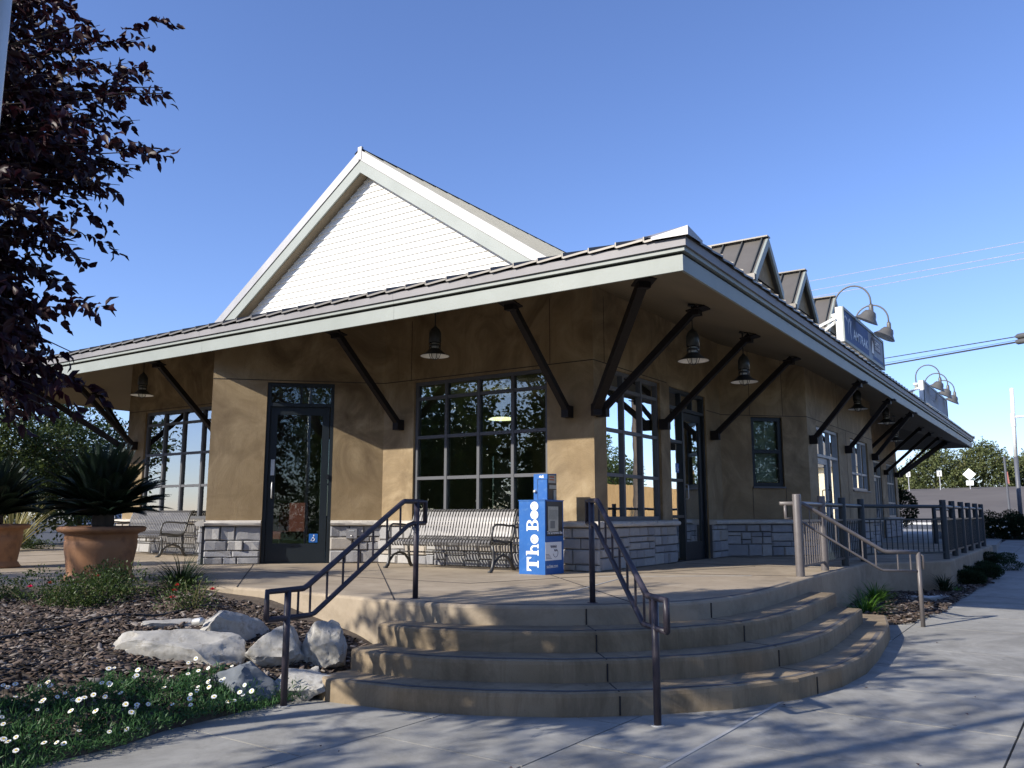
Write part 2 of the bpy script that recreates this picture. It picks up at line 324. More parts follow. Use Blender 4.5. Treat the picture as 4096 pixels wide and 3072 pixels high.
# rising roadway
b = MB(); NX, NY = 24, 30; vs = []
for i in range(NX):
    x = 80.6 + i * 2.6
    for j in range(NY):
        y = -30 + j * 3.2; t = (x - 80.6) / 59.8; zz = 4.7 * (t * t * (3 - 2 * t)) * (1.0 - 0.12 * max(0, (y - 12) / 30)) + 0.02
        if y > 22: zz *= max(0.1, 1 - (y - 22) / 28)
        vs.append((x, y, zz))
b.add(vs, [(i * NY + j, (i + 1) * NY + j, (i + 1) * NY + j + 1, i * NY + j + 1) for i in range(NX - 1) for j in range(NY - 1)])
struct(b.build('rising_road', M['slope'], smooth=True))
b = MB(); b.prism([(56, -20), (74, -20), (79.5, 4.6), (66, 5.0), (57, 4.6)], -0.2, 0.22)
struct(b.build('traffic_island', M['lightconc']))
# sidewalk: sloping sheet bed plus individual slabs
def wedge(b, poly, top, depth=0.12):
    b.add([(x, y, zs(x) + top - depth) for x, y in poly] + [(x, y, zs(x) + top) for x, y in poly],
          [tuple(range(len(poly) - 1, -1, -1)), tuple(range(len(poly), 2 * len(poly)))] + [(i, (i + 1) % len(poly), len(poly) + (i + 1) % len(poly), len(poly) + i) for i in range(len(poly))])
b = MB()
for x0, x1 in ((-14, 11), (11, 32)):
    wedge(b, [(x0, -4.2), (x1, -4.2), (x1, 5.5), (x0, 5.5)], -0.06, 0.4)
side = struct(b.build('sidewalk', M['joint']))
rows = [5.42, 4.07, 2.86, 2.17, 0.55, -0.75, -2.1, -3.4]
def rot(x, y): a = R(-1.6); return (x * math.cos(a) - y * math.sin(a) - 0.10, x * math.sin(a) + y * math.cos(a) + 0.12)
def slab_poly(x0, x1, y0, y1): g = 0.007; return [rot(x0 + g, y0 + g), rot(x1 - g, y0 + g), rot(x1 - g, y1 - g), rot(x0 + g, y1 - g)]
for k in range(len(rows) - 1):
    y1, y0 = rows[k], rows[k + 1]; x = -6 + (k % 2) * 0.62 * (1 if k < 4 else 0.4); st = 1.22 if k != 3 else 1.22
    if k in (4,): st = 1.6
    while x < 31.5:
        x1 = min(x + st, 31.8)
        if x < 11 < x1: x1 = 11.0
        if x > 12 and y1 > 2.9: x = x1; continue
        if k == 3 and x > 5: pass
        bb = MB(); wedge(bb, slab_poly(x, x1, y0, y1), 0.0 + random.uniform(-0.0015, 0.0015), 0.11); bb.build('paving_slab', M['walk'], side)
        x = x1
bb = MB(); wedge(bb, [rot(3.2, 2.155), rot(11, 2.160), rot(11, 2.180), rot(3.2, 2.185)], 0.004, 0.02); bb.build('sealed_joint', M['sealant'], side)
# street beyond the sidewalk (camera side)
struct(MB().prism([(-60, -4.35), (60, -4.35), (60, -12.4), (-60, -12.4)][::-1], -1.3, -0.82).build('street', M['asphalt']))
struct(MB().prism([(-60, -4.2), (60, -4.2), (60, -4.345), (-60, -4.345)][::-1], -1.2, -0.69).build('street_kerb', M['lightconc']))
struct(MB().prism([(-60, -12.4), (60, -12.4), (60, -24), (-60, -24)][::-1], -1.3, -0.66).build('far_verge', M['grass']))

# planting bed terrain (left) and strip (right)
edgeL = [(-6, 5.05), (2.0, 5.05), (2.77, 5.22), (3.29, 5.20), (3.69, 5.33), (4.49, 5.34), (5.0, 5.30)]
def edge_y(x):
    for (a, b_) in zip(edgeL[:-1], edgeL[1:]):
        if a[0] <= x <= b_[0]: return a[1] + (b_[1] - a[1]) * (x - a[0]) / (b_[0] - a[0])
    return 5.30 if x > 5 else 5.05
def bed_z(x, y):
    d = max(0.0, y - edge_y(x))
    z = -0.665 + 0.40 * (1 - math.exp(-d / 0.75)) + 0.15 * (1 - math.exp(-max(0, d - 0.8) / 1.6))
    z += 0.02 * math.sin(3.1 * x + 1.7 * y) + 0.012 * math.sin(7.3 * x - 5.1 * y)
    if x > 5.0: z += 0.10 * min(1, (x - 5.0) / 0.9)
    return min(z, -0.05)
vs = []; nx, ny = 90, 80
for i in range(nx):
    for j in range(ny):
        x = -5 + i * 11.6 / (nx - 1); y = edge_y(x) - 0.02 + j * 9.5 / (ny - 1) * (0.4 + 0.6 * j / (ny - 1))
        vs.append((x, y, bed_z(x, y) if j else -0.75))
b = MB(); b.add(vs, [(i * ny + j, (i + 1) * ny + j, (i + 1) * ny + j + 1, i * ny + j + 1) for i in range(nx - 1) for j in range(ny - 1)])
struct(b.build('planting_bed', M['soil'], smooth=True))
def strip_z(x, y): return zs(x) + 0.02 + 0.05 * max(0, (y - 1.9)) + 0.015 * math.sin(5 * x + 3 * y)
vs = []; nx, ny = 60, 10
for i in range(nx):
    x = 9.6 + i * 16.2 / (nx - 1); ylo = np.interp(x, [9.6, 12.0, 12.3, 13.7, 15.5, 18.5, 25, 26], [2.25, 2.22, 1.95, 1.72, 1.66, 1.42, 1.80, 1.9])
    for j in range(ny): y = ylo + (3.2 - ylo) * j / (ny - 1); vs.append((x, y, strip_z(x, y) if j else zs(x) - 0.08))
b = MB(); b.add(vs, [(i * ny + j, (i + 1) * ny + j, (i + 1) * ny + j + 1, i * ny + j + 1) for i in range(nx - 1) for j in range(ny - 1)])
struct(b.build('planting_strip', M['soil'], smooth=True))

# ------------------------------------------------------------------ terrace (deck) and steps
def arc(cx, cy, r, a0, a1, n): return [(cx + r * math.cos(R(a0 + (a1 - a0) * i / n)), cy + r * math.sin(R(a0 + (a1 - a0) * i / n))) for i in range(n + 1)]
top_edge = [(5.99, 5.32), (5.98, 5.0), (6.05, 4.62), (6.20, 4.25), (6.42, 3.86), (6.72, 3.52), (7.08, 3.22), (7.50, 2.99), (7.98, 2.86), (8.6, 2.80), (9.4, 2.82), (10.2, 2.86), (11.05, 2.90)]
deck_poly = [(11.05, 2.90), (13.1, 2.94), (14.7, 2.98), (16.45, 1.95), (25.05, 1.97), (26.0, 2.1), (26.0, 12), (38, 22), (31.9, 25.4), (13.6, 25.2), (9.5, 20.2), (5.9, 16.4), (4.6, 13.0), (4.55, 11.2), (4.85, 9.9), (5.55, 9.05), (5.95, 8.4), (6.12, 7.8), (6.15, 7.2), (6.12, 6.5), (6.06, 5.85)] + top_edge[:-1]
b = MB(); n = len(deck_poly)
z_levels = [(-1.0, 0), (-0.03, 0), (-0.008, 0.008), (0.0, 0.03)]
cxy = (14, 8)
vs = []
def inset(poly, d):
    out = []; n = len(poly)
    for i in range(n):
        p0 = Vector(poly[i - 1]); p1 = Vector(poly[i]); p2 = Vector(poly[(i + 1) % n])
        a = (p1 - p0).normalized(); c = (p2 - p1).normalized(); nn = Vector((-a.y - c.y, a.x + c.x))
        if nn.length < 1e-6: nn = Vector((-a.y, a.x))
        nn.normalize(); k = max(0.5, nn.dot(Vector((-a.y, a.x)))); out.append(tuple(p1 + nn * d / k))
    return out
def area(p): return sum(p[i][0] * p[(i + 1) % len(p)][1] - p[(i + 1) % len(p)][0] * p[i][1] for i in range(len(p)))
if area(deck_poly) < 0: deck_poly.reverse()
for z, d in z_levels: vs += [(x, y, z) for x, y in inset(deck_poly, d)]
fs = [(k * n + i, k * n + (i + 1) % n, (k + 1) * n + (i + 1) % n, (k + 1) * n + i) for k in range(3) for i in range(n)]
fs.append(tuple(range(3 * n, 4 * n)))
b.add(vs, fs); terrace = struct(b.build('terrace', M['deck']))
def joint(a, c, w=0.014, z=0.0015, mat='joint', name='control_joint'):
    MB().bar((a[0], a[1], z), (c[0], c[1], z), w, 0.004).build(name, M[mat], terrace)
for a, c in (((10.3, 9.55), (6.02, 5.36)), ((9.0, 11.0), (6.13, 7.75)), ((9.6, 5.84), (7.0, 3.4)), ((10.6, 5.2), (11.2, 3.0)), ((7.9, 5.9), (12.9, 4.2)), ((13.1, 5.4), (13.1, 3.05)), ((15.5, 5.4), (15.5, 2.6)), ((8.4, 12.2), (4.7, 12.2)), ((8.4, 14.4), (5.3, 14.4)), ((7.9, 5.9), (7.9, 11.6)), ((19, 4.2), (19, 2.1)), ((22, 4.2), (22, 2.1)), ((10.3, 16.8), (6.6, 17.0))):
    joint(a, c, 0.012)
for a, c in (((9.7, 5.2), (10.9, 3.6)), ((10.0, 4.9), (7.4, 4.35))): joint(a, c, 0.02, 0.0025, 'sealant', 'sealed_joint')
steps = thing('entrance_steps', 'broad curved tan concrete steps climbing from the sidewalk to the station terrace', 'steps', (8, 3, -0.68))
# each step: level curves (outer edge), inner edge hidden under the terrace
curves = {1: ([5.30, 5.20], ), }
def offset_curve(k):
    pts = []
    d = [0, 0.345, 0.68, 1.02, 1.36][k]
    for i, (x, y) in enumerate(top_edge):
        t = i / (len(top_edge) - 1)
        p0 = Vector(top_edge[max(0, i - 1)]); p1 = Vector(top_edge[min(len(top_edge) - 1, i + 1)]); tt = (p1 - p0).normalized()
        nn = Vector((tt.y, -tt.x)); 
        if i == 0: nn = Vector((-1, 0))
        if i == len(top_edge) - 1: nn = Vector((0, -1))
        w = d * (0.98 + 0.13 * math.sin(math.pi * t) - 0.10 * t)
        pts.append((x + nn.x * w, y + nn.y * w))
    return pts
for k in (1, 2, 3):
    c = offset_curve(k); z1 = -0.17 * k
    c[0] = (c[0][0] + [0, .02, 0, -.05][k], 5.30 - 0.02 * k)
    xe = [0, 10.95, 11.05, 12.1][k]
    c = c[:-1] + [(11.02 if k < 3 else 11.0, c[-1][1])] + ([(12.05, 2.22)] if k == 3 else [])
    # round the left end
    x0, y0 = c[0]; c = [(x0 + 0.16, y0 + 0.03), (x0 + 0.05, y0 + 0.0)] + [(x0, y0 - 0.14)] + [p for p in c[1:]]
    inner = [(11.02 if k < 3 else 12.0, 3.3), (7.6, 3.6), (6.6, 5.2)]
    poly = c + inner
    if area(poly) < 0: poly.reverse()
    # split in two castings with a joint, radial
    n = len(poly); vs = []; lv = [(-0.80, 0), (z1 - 0.035, 0), (z1 - 0.010, 0.006), (z1, 0.028)]
    for z, d in lv: vs += [(x, y, z) for x, y in inset(poly, d)]
    fs = [(q * n + i, q * n + (i + 1) % n, (q + 1) * n + (i + 1) % n, (q + 1) * n + i) for q in range(3) for i in range(n)] + [tuple(range(3 * n, 4 * n))]
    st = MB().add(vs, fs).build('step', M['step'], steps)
def strip_on(curve, z, w0, w1, parent, mat, name):
    c0 = curve; vs = []
    for i, (x, y) in enumerate(c0):
        p0 = Vector(c0[max(0, i - 1)]); p1 = Vector(c0[min(len(c0) - 1, i + 1)]); tt = (p1 - p0).normalized(); nn = Vector((-tt.y, tt.x))
        vs += [(x + nn.x * w0, y + nn.y * w0, z), (x + nn.x * w1, y + nn.y * w1, z)]
    MB().add(vs, [(2 * i, 2 * i + 1, 2 * i + 3, 2 * i + 2) for i in range(len(c0) - 1)]).build(name, M[mat], parent)
def dense(c, m=5):
    out = []
    for a, b_ in zip(c[:-1], c[1:]): out += [(a[0] + (b_[0] - a[0]) * q / m, a[1] + (b_[1] - a[1]) * q / m) for q in range(m)]
    return out + [c[-1]]
for k in (0, 1, 2, 3):
    c = offset_curve(k)[1:-1]
    strip_on(dense(c), -0.17 * k + 0.0025, 0.04, 0.085, steps, 'nosing', 'nosing_strip')
# riser joints
for k in range(0, 4):
    for idx, fr in ((4, 0.6), (7, 0.4)):
        c = offset_curve(k); x = c[idx][0] * (1 - fr) + c[idx + 1][0] * fr; y = c[idx][1] * (1 - fr) + c[idx + 1][1] * fr
        tt = (Vector(c[idx + 1]) - Vector(c[idx])).normalized(); nn = Vector((tt.y, -tt.x))
        q = Vector((x, y)) + nn * 0.001
        MB().bar((q.x, q.y, -0.17 * k - 0.165), (q.x, q.y, -0.17 * k - 0.03), 0.012, 0.012, up=(nn.x, nn.y, 0)).build('riser_joint', M['joint'], steps)
        e = q - nn * 0.33
        if k: MB().bar((q.x - nn.x * .02, q.y - nn.y * .02, -0.17 * k), (e.x, e.y, -0.17 * k), 0.010, 0.004).build('tread_joint', M['joint'], steps)

# ------------------------------------------------------------------ station building
A_X, B_Y, L_Y, END_X = 10.5, 5.65, 17.2, 34.5
CY = (B_Y + L_Y) / 2
EX, EY, EYL, EXR = 8.13, 3.28, 19.58, 36.75
SOF = 0.316
bld = thing('station_building', 'tan stucco railway station with white gable, deep eaves on black steel braces and stone base', 'building', (14, 9, 0))
wall_o = MB(); reveal_o = MB()
def soffit_z(x, y): return 3.352 + max(0, min(x - EX, y - EY, EYL - y, EXR - x)) * SOF
class Fr:
    def __init__(s, a, b_, n): s.a = Vector(a); s.d = (Vector(b_) - s.a); s.L = s.d.length; s.d.normalize(); s.n = Vector(n).normalized()
    def p(s, u, d, z): q = s.a + s.d * u + s.n * d; return (q.x, q.y, z)
    def box(s, mb, u0, u1, d0, d1, z0, z1): return mb.hexa([s.p(u0, d0, z0), s.p(u1, d0, z0), s.p(u1, d1, z0), s.p(u0, d1, z0), s.p(u0, d0, z1), s.p(u1, d0, z1), s.p(u1, d1, z1), s.p(u0, d1, z1)])
    def quad(s, mb, u0, u1, d, z0, z1):
        a, b_ = s.p(u0, d, z1), s.p(u1, d, z1); za, zb = min(z1, soffit_z(a[0], a[1]) + .02), min(z1, soffit_z(b_[0], b_[1]) + .02)
        return mb.add([s.p(u0, d, z0), s.p(u1, d, z0), s.p(u1, d, zb), s.p(u0, d, za)], [(0, 1, 2, 3)])
TIP = (8.53, 11.64); INN = (10.5, 9.67); INL = (10.5, 13.6)
FA = Fr((A_X, B_Y), INN, (-1, 0)); FD = Fr(INN, TIP, (-1, -1)); FD2 = Fr(TIP, INL, (-1, 1)); FL = Fr(INL, (A_X, L_Y), (-1, 0))
FB = Fr((A_X, B_Y), (15.62, B_Y), (0, -1)); FG = Fr((15.62, B_Y), (16.92, 4.35), (-1, -1)); FF = Fr((16.92, 4.35), (23.2, 4.35), (0, -1))
FG2 = Fr((23.2, 4.35), (24.5, B_Y), (1, -1)); FR_ = Fr((24.5, B_Y), (END_X, B_Y), (0, -1)); FE = Fr((END_X, B_Y), (END_X, L_Y), (1, 0)); FK = Fr((END_X, L_Y), (A_X, L_Y), (0, 1))
def wall(fr, ops, top=4.25, trim=(0.2, 0.2)):
    u = 0; T = -0.2
    for (u0, u1, z0, z1) in sorted(ops):
        fr.quad(wall_o, u, u0, 0, -0.05, top)
        if z0 > 0.02: fr.quad(wall_o, u0, u1, 0, -0.05, z0)
        fr.quad(wall_o, u0, u1, 0, z1, top)
        for uu in (u0, u1): wall_o.add([fr.p(uu, 0, z0), fr.p(uu, T, z0), fr.p(uu, T, z1), fr.p(uu, 0, z1)], [(0, 1, 2, 3)])
        for z in (z0, z1): wall_o.add([fr.p(u0, 0, z), fr.p(u1, 0, z), fr.p(u1, T, z), fr.p(u0, T, z)], [(0, 1, 2, 3)])
        u = u1
    fr.quad(wall_o, u, fr.L, 0, -0.05, top)
    # inner face
    u = trim[0]
    for (u0, u1, z0, z1) in sorted(ops):
        fr.quad(reveal_o, u, u0, T, 0, 3.2)
        if z0 > 0.02: fr.quad(reveal_o, u0, u1, T, 0, z0)
        fr.quad(reveal_o, u0, u1, T, z1, 3.2); u = u1
    fr.quad(reveal_o, u, fr.L - trim[1], T, 0, 3.2)
opA = (0.78, 3.36, 0.70, 2.95); opD = (0.83, 1.92, 0.0, 2.96); opD2 = (0.86, 1.95, 0.0, 2.96); opL = (0.38, 2.98, 0.70, 2.95)
opB = (0.38, 2.32, 0.70, 2.95); opBd = (2.70, 4.36, 0.0, 2.95); opG = (0.64, 1.30, 1.32, 2.67); opF1 = (0.68, 2.55, 0.0, 2.58); opF2 = (3.75, 5.65, 1.36, 2.56)
opR1 = (5.4, 6.9, 0, 2.6); opR2 = (7.9, 9.5, 0.7, 2.6)
wall(FA, [opA]); wall(FD, [opD], trim=(0.0, 0.3)); wall(FD2, [opD2], trim=(0.3, 0)); wall(FL, [opL]); wall(FB, [opB, opBd]); wall(FG, [opG], trim=(0, .1)); wall(FF, [opF1, opF2], trim=(.1, .1))
wall(FG2, []); wall(FR_, [opR1, opR2]); wall(FE, []); wall(FK, [(3, 5, 0.7, 2.9), (9, 11.5, .7, 2.9), (16, 18.5, 0.7, 2.9), (20.4, 23.0, 0.7, 2.9)])
wall_o.build('stucco_wall', M['stucco'], bld)
reveal_o.build('interior_lining', M['wall_in'], bld)
b = MB(); b.prism([(10.7, 5.85), (34.3, 5.85), (34.3, 17.0), (10.7, 17.0)], 0.004, 0.01); b.prism([(10.72, 9.9), (8.85, 11.64), (10.72, 13.4)], 0.012, 0.016)
b.build('interior_floor', M['floor_in'], bld)
b = MB(); b.prism([(10.71, 5.86), (34.3, 5.86), (34.3, 16.9), (10.71, 16.9)], 3.19, 3.24); b.prism([(10.72, 9.9), (8.85, 11.64), (10.72, 13.4)], 3.15, 3.18)
b.build('interior_ceiling', M['wall_in'], bld)
b = MB(); b.box(16.0, 16.15, 5.9, 10.2, 0.02, 3.18); b.box(16.0, 16.15, 11.4, 14.0, 0.02, 3.18); b.box(16.0, 16.15, 10.2, 11.4, 2.2, 3.18)
b.build('partition_wall', M['wall_in'], bld)
MB().box(24, 24.15, 5.9, 16.9, .02, 3.18).build('partition_wall', M['wall_in'], bld)
# control joints in the stucco
b = MB()
for fr, z, u0, u1 in ((FA, 2.985, 0, FA.L), (FD, 2.985, 0, FD.L), (FL, 2.985, 0, FL.L), (FB, 2.985, 0, 2.6), (FB, 2.70, 4.42, FB.L), (FG, 2.69, 0, FG.L), (FF, 2.69, 0, FF.L), (FR_, 2.69, 4, FR_.L)): bb = MB(); fr.box(bb, u0, u1, 0.0015, 0.004, z, z + 0.012); bb.build('control_joint', M['joint'], bld)
for fr, u, z0, z1 in ((FG, 0.62, 0.7, 1.30), (FG, 0.62, 2.7, 4.0), (FG, 1.32, 0.7, 1.30), (FG, 1.32, 2.7, 4.0), (FB, 0.34, 2.99, 4.0), (FF, 2.6, 2.7, 4.0), (FA, 0.72, 3, 4.0), (FA, 3.42, 3.0, 4.0), (FF, 3.3, 0.7, 2.68)): bb = MB(); fr.box(bb, u, u + 0.008, 0.0015, 0.004, z0, z1); bb.build('control_joint', M['joint'], bld)

# --- stone wainscot
stones = []
def split_rect(u0, u1, z0, z1, out, depth=0):
    w, h = u1 - u0, z1 - z0
    if (w < 0.46 and h < 0.23) or depth > 5: out.append((u0, u1, z0, z1)); return
    if h > 0.20 and (h > 0.26 or w < 0.36 or random.random() < 0.25):
        m = z0 + h * random.choice([0.3, 0.38, 0.5, 0.62, 0.7]); split_rect(u0, u1, z0, m, out, depth + 1); split_rect(u0, u1, m, z1, out, depth + 1)
    elif w > 0.38:
        m = u0 + w * random.uniform(0.36, 0.64); split_rect(u0, m, z0, z1, out, depth + 1); split_rect(m, u1, z0, z1, out, depth + 1)
    else: out.append((u0, u1, z0, z1))
def wainscot(fr, u0, u1, rough=0.012, e0=0.0, e1=0.0):
    u = u0 - e0; end = u1 + e1
    nseg = max(1, round((end - u) / 0.95)); w = (end - u) / nseg
    for k in range(nseg):
        out = []; split_rect(u + k * w, u + (k + 1) * w, 0.0, 0.60, out)
        for r in out: stones.append((fr, r, rough))
    b = MB(); fr.box(b, u0 - max(0, e0 - 0.03), u1 + max(0, e1 - 0.03), 0.002, 0.045, 0, 0.6); b.build('mortar_bed', M['mortar'], bld)
    m = max(1, round((u1 - u0) / 0.85)); cw = (end + (0.04 if e1 else 0.0) - (u - (0.04 if e0 else 0.0))) / m; us = u - (0.04 if e0 else 0.0)
    for k in range(m):
        a0, a1 = us + k * cw + 0.003, us + (k + 1) * cw - 0.003; b = MB(); N = 7; vs = []
        for i in range(N + 1):
            t = a0 + (a1 - a0) * i / N
            for (d, z) in ((0.0, 0.602), (0.10, 0.604), (0.135, 0.615), (0.145, 0.645), (0.13, 0.672), (0.10, 0.683), (0.0, 0.69)):
                j = random.uniform(-1, 1) * 0.007 * (d > 0.05); vs.append(fr.p(t, d + j, z + j * 0.5))
        b.add(vs, [(i * 7 + q, (i + 1) * 7 + q, (i + 1) * 7 + q + 1, i * 7 + q + 1) for i in range(N) for q in range(6)] + [tuple(range(7)), tuple(range(N * 7 + 6, N * 7 - 1, -1))])
        b.build('cap_stone', M['cap'], bld)
wainscot(FA, 0, FA.L, 0.010, 0.09, 0); wainscot(FD, 0.0, 0.83, 0.02, 0, 0); wainscot(FD, 1.92, FD.L, 0.02, 0, 0.0); wainscot(FD2, 0, 0.86, 0.02, 0.09, 0)
wainscot(FD2, 1.95, FD2.L, 0.02); wainscot(FL, 0, FL.L, 0.012, 0, 0.09); wainscot(FB, 0, 2.70, 0.008, 0.0, 0); wainscot(FB, 4.36, FB.L, 0.008)
wainscot(FG, 0, FG.L, 0.008, 0, 0.037); wainscot(FF, 0, 0.68, 0.008, 0.037); wainscot(FF, 2.55, FF.L, 0.008, 0, 0.037); wainscot(FG2, 0, FG2.L, 0.008, 0.037)
wainscot(FR_, 0, 5.4, 0.008); wainscot(FR_, 6.9, FR_.L, 0.008)
def stone_geo(mb, fr, r, rough):
    u0, u1, z0, z1 = r; g = 0.006; u0 += g; u1 -= g; z0 += g; z1 -= g
    nu, nz = 5, 4; vs = []; pro = random.uniform(0.072, 0.092); tilt = random.uniform(-1, 1) * rough
    for i in range(nu):
        for j in range(nz):
            edge = i in (0, nu - 1) or j in (0, nz - 1)
            a, c = i / (nu - 1), j / (nz - 1)
            a2 = [0, 0.06, 0.5, 0.94, 1][i]; c2 = [0, 0.09, 0.91, 1][j]
            d = 0.062 if edge else pro + random.uniform(-1, 1) * rough + tilt * (a - .5)
            vs.append(fr.p(u0 + (u1 - u0) * a2, d, z0 + (z1 - z0) * c2))
    fs = [(i * nz + j, (i + 1) * nz + j, (i + 1) * nz + j + 1, i * nz + j + 1) for i in range(nu - 1) for j in range(nz - 1)]
    ring = [i * nz for i in range(nu)] + [(nu - 1) * nz + j for j in range(1, nz)] + [i * nz + nz - 1 for i in range(nu - 2, -1, -1)] + [j for j in range(nz - 2, 0, -1)]
    base = len(vs)
    for k in ring:
        i, j = divmod(k, nz); a2 = [0, 0.06, 0.5, 0.94, 1][i]; c2 = [0, 0.09, 0.91, 1][j]; vs.append(fr.p(u0 + (u1 - u0) * a2, 0.03, z0 + (z1 - z0) * c2))
    m = len(ring); fs += [(ring[q], ring[(q + 1) % m], base + (q + 1) % m, base + q) for q in range(m)]
    mb.add(vs, fs)
def sd(s):
    fr, r, _ = s; q = fr.p((r[0] + r[1]) / 2, 0, 0); dist = math.hypot(q[0], q[1])
    hid = fr in (FD2, FG2) or (fr is FL and (r[0] < 0.2)); return dist * (5 if hid else 1)
stones.sort(key=sd)
for s in stones[:285]: b = MB(); stone_geo(b, *s); b.build('stone', M['stone'], bld)
b = MB()
for s in stones[285:]: stone_geo(b, *s)
b.build('far_stonework', M['stone'], bld, kind='stuff')

# --- windows and doors
def window(fr, op, cols, rows, mat='frame', sill=True, glass='glass', fw=0.055, mw=0.05, d0=-0.13, d1=-0.045, hinge=None):
    u0, u1, z0, z1 = op; u0 += 0.002; u1 -= 0.002; z1 -= 0.002; b = MB()
    fr.box(b, u0, u0 + fw, d0, d1, z0, z1); fr.box(b, u1 - fw, u1, d0, d1, z0, z1); fr.box(b, u0 + fw, u1 - fw, d0, d1, z1 - fw, z1); fr.box(b, u0 + fw, u1 - fw, d0, d1, z0, z0 + fw)
    w = b.build('window', M[mat], bld)
    us = [u0 + fw] + [u0 + (u1 - u0) * k / cols for k in range(1, cols)] + [u1 - fw]
    zz = [z0 + fw] + list(rows) + [z1 - fw]
    for k in range(1, cols): bb = MB(); fr.box(bb, us[k] - mw / 2, us[k] + mw / 2, d0 + 0.005, d1 + 0.008, zz[0], zz[-1]); bb.build('mullion', M[mat], w)
    for z in rows:
        for k in range(cols):
            bb = MB(); fr.box(bb, us[k] + (mw / 2 if k else 0), us[k + 1] - (mw / 2 if k < cols - 1 else 0), d0 + 0.008, d1, z - mw / 2, z + mw / 2); bb.build('transom_bar', M[mat], w)
    for k in range(cols):
        for q in range(len(zz) - 1):
            bb = MB(); hm = mw / 2 - 0.006
            dd = d0 + 0.04 + random.uniform(-0.0006, 0.0006)
            fr.box(bb, us[k] + (hm if k else -0.006), us[k + 1] - (hm if k < cols - 1 else -0.006), dd, dd + 0.008, zz[q] + (hm if q else -0.006), zz[q + 1] - (hm if q < len(zz) - 2 else -0.006)); bb.build('pane', M[glass], w)
    if sill: bb = MB(); fr.box(bb, u0 - 0.01, u1 + 0.01, -0.13, 0.03, z0 - 0.035, z0 - 0.001); bb.build('sill', M['frame'], w)
    return w
window(FA, opA, 4, (1.365, 2.03, 2.67)); window(FL, opL, 4, (1.365, 2.03, 2.67), glass='glass_p'); window(FB, opB, 3, (1.365, 2.03, 2.67), glass='glass')
window(FF, opF2, 3, (1.75,), 'frame_grey', glass='glass_b'); window(FR_, opR2, 3, (1.2, 1.9), 'frame_grey')
wg = window(FG, opG, 1, (2.0,), 'door', glass='glass', fw=0.075, mw=0.07)
for k, op in enumerate([(3, 5, 0.7, 2.9), (9, 11.5, .7, 2.9), (16, 18.5, 0.7, 2.9), (20.4, 23.0, 0.7, 2.9)]): window(FK, op, 3, (1.6,), sill=False)
b = MB()
for k in range(52): z = 1.42 + k * 0.0225; FG.box(b, 0.72, 1.22, -0.175, -0.155, z, z + 0.003); 
for k in range(52): z = 1.42 + k * 0.0225; b.add([FG.p(0.72, -0.178, z), FG.p(1.22, -0.178, z), FG.p(1.22, -0.160, z + 0.018), FG.p(0.72, -0.160, z + 0.018)], [(0, 1, 2, 3)])
b.build('blind', M['blind'], wg)
def rect_frame(mb, fr, u0, u1, z0, z1, l, r, t, bt, d0, d1):
    fr.box(mb, u0, u0 + l, d0, d1, z0, z1); fr.box(mb, u1 - r, u1, d0, d1, z0, z1); fr.box(mb, u0 + l, u1 - r, d0, d1, z1 - t, z1); fr.box(mb, u0 + l, u1 - r, d0, d1, z0, z0 + bt)
def pane(fr, u0, u1, z0, z1, par, g='glass', d=-0.09): bb = MB(); fr.box(bb, u0, u1, d, d + 0.008, z0, z1); return bb.build('pane', M[g], par)
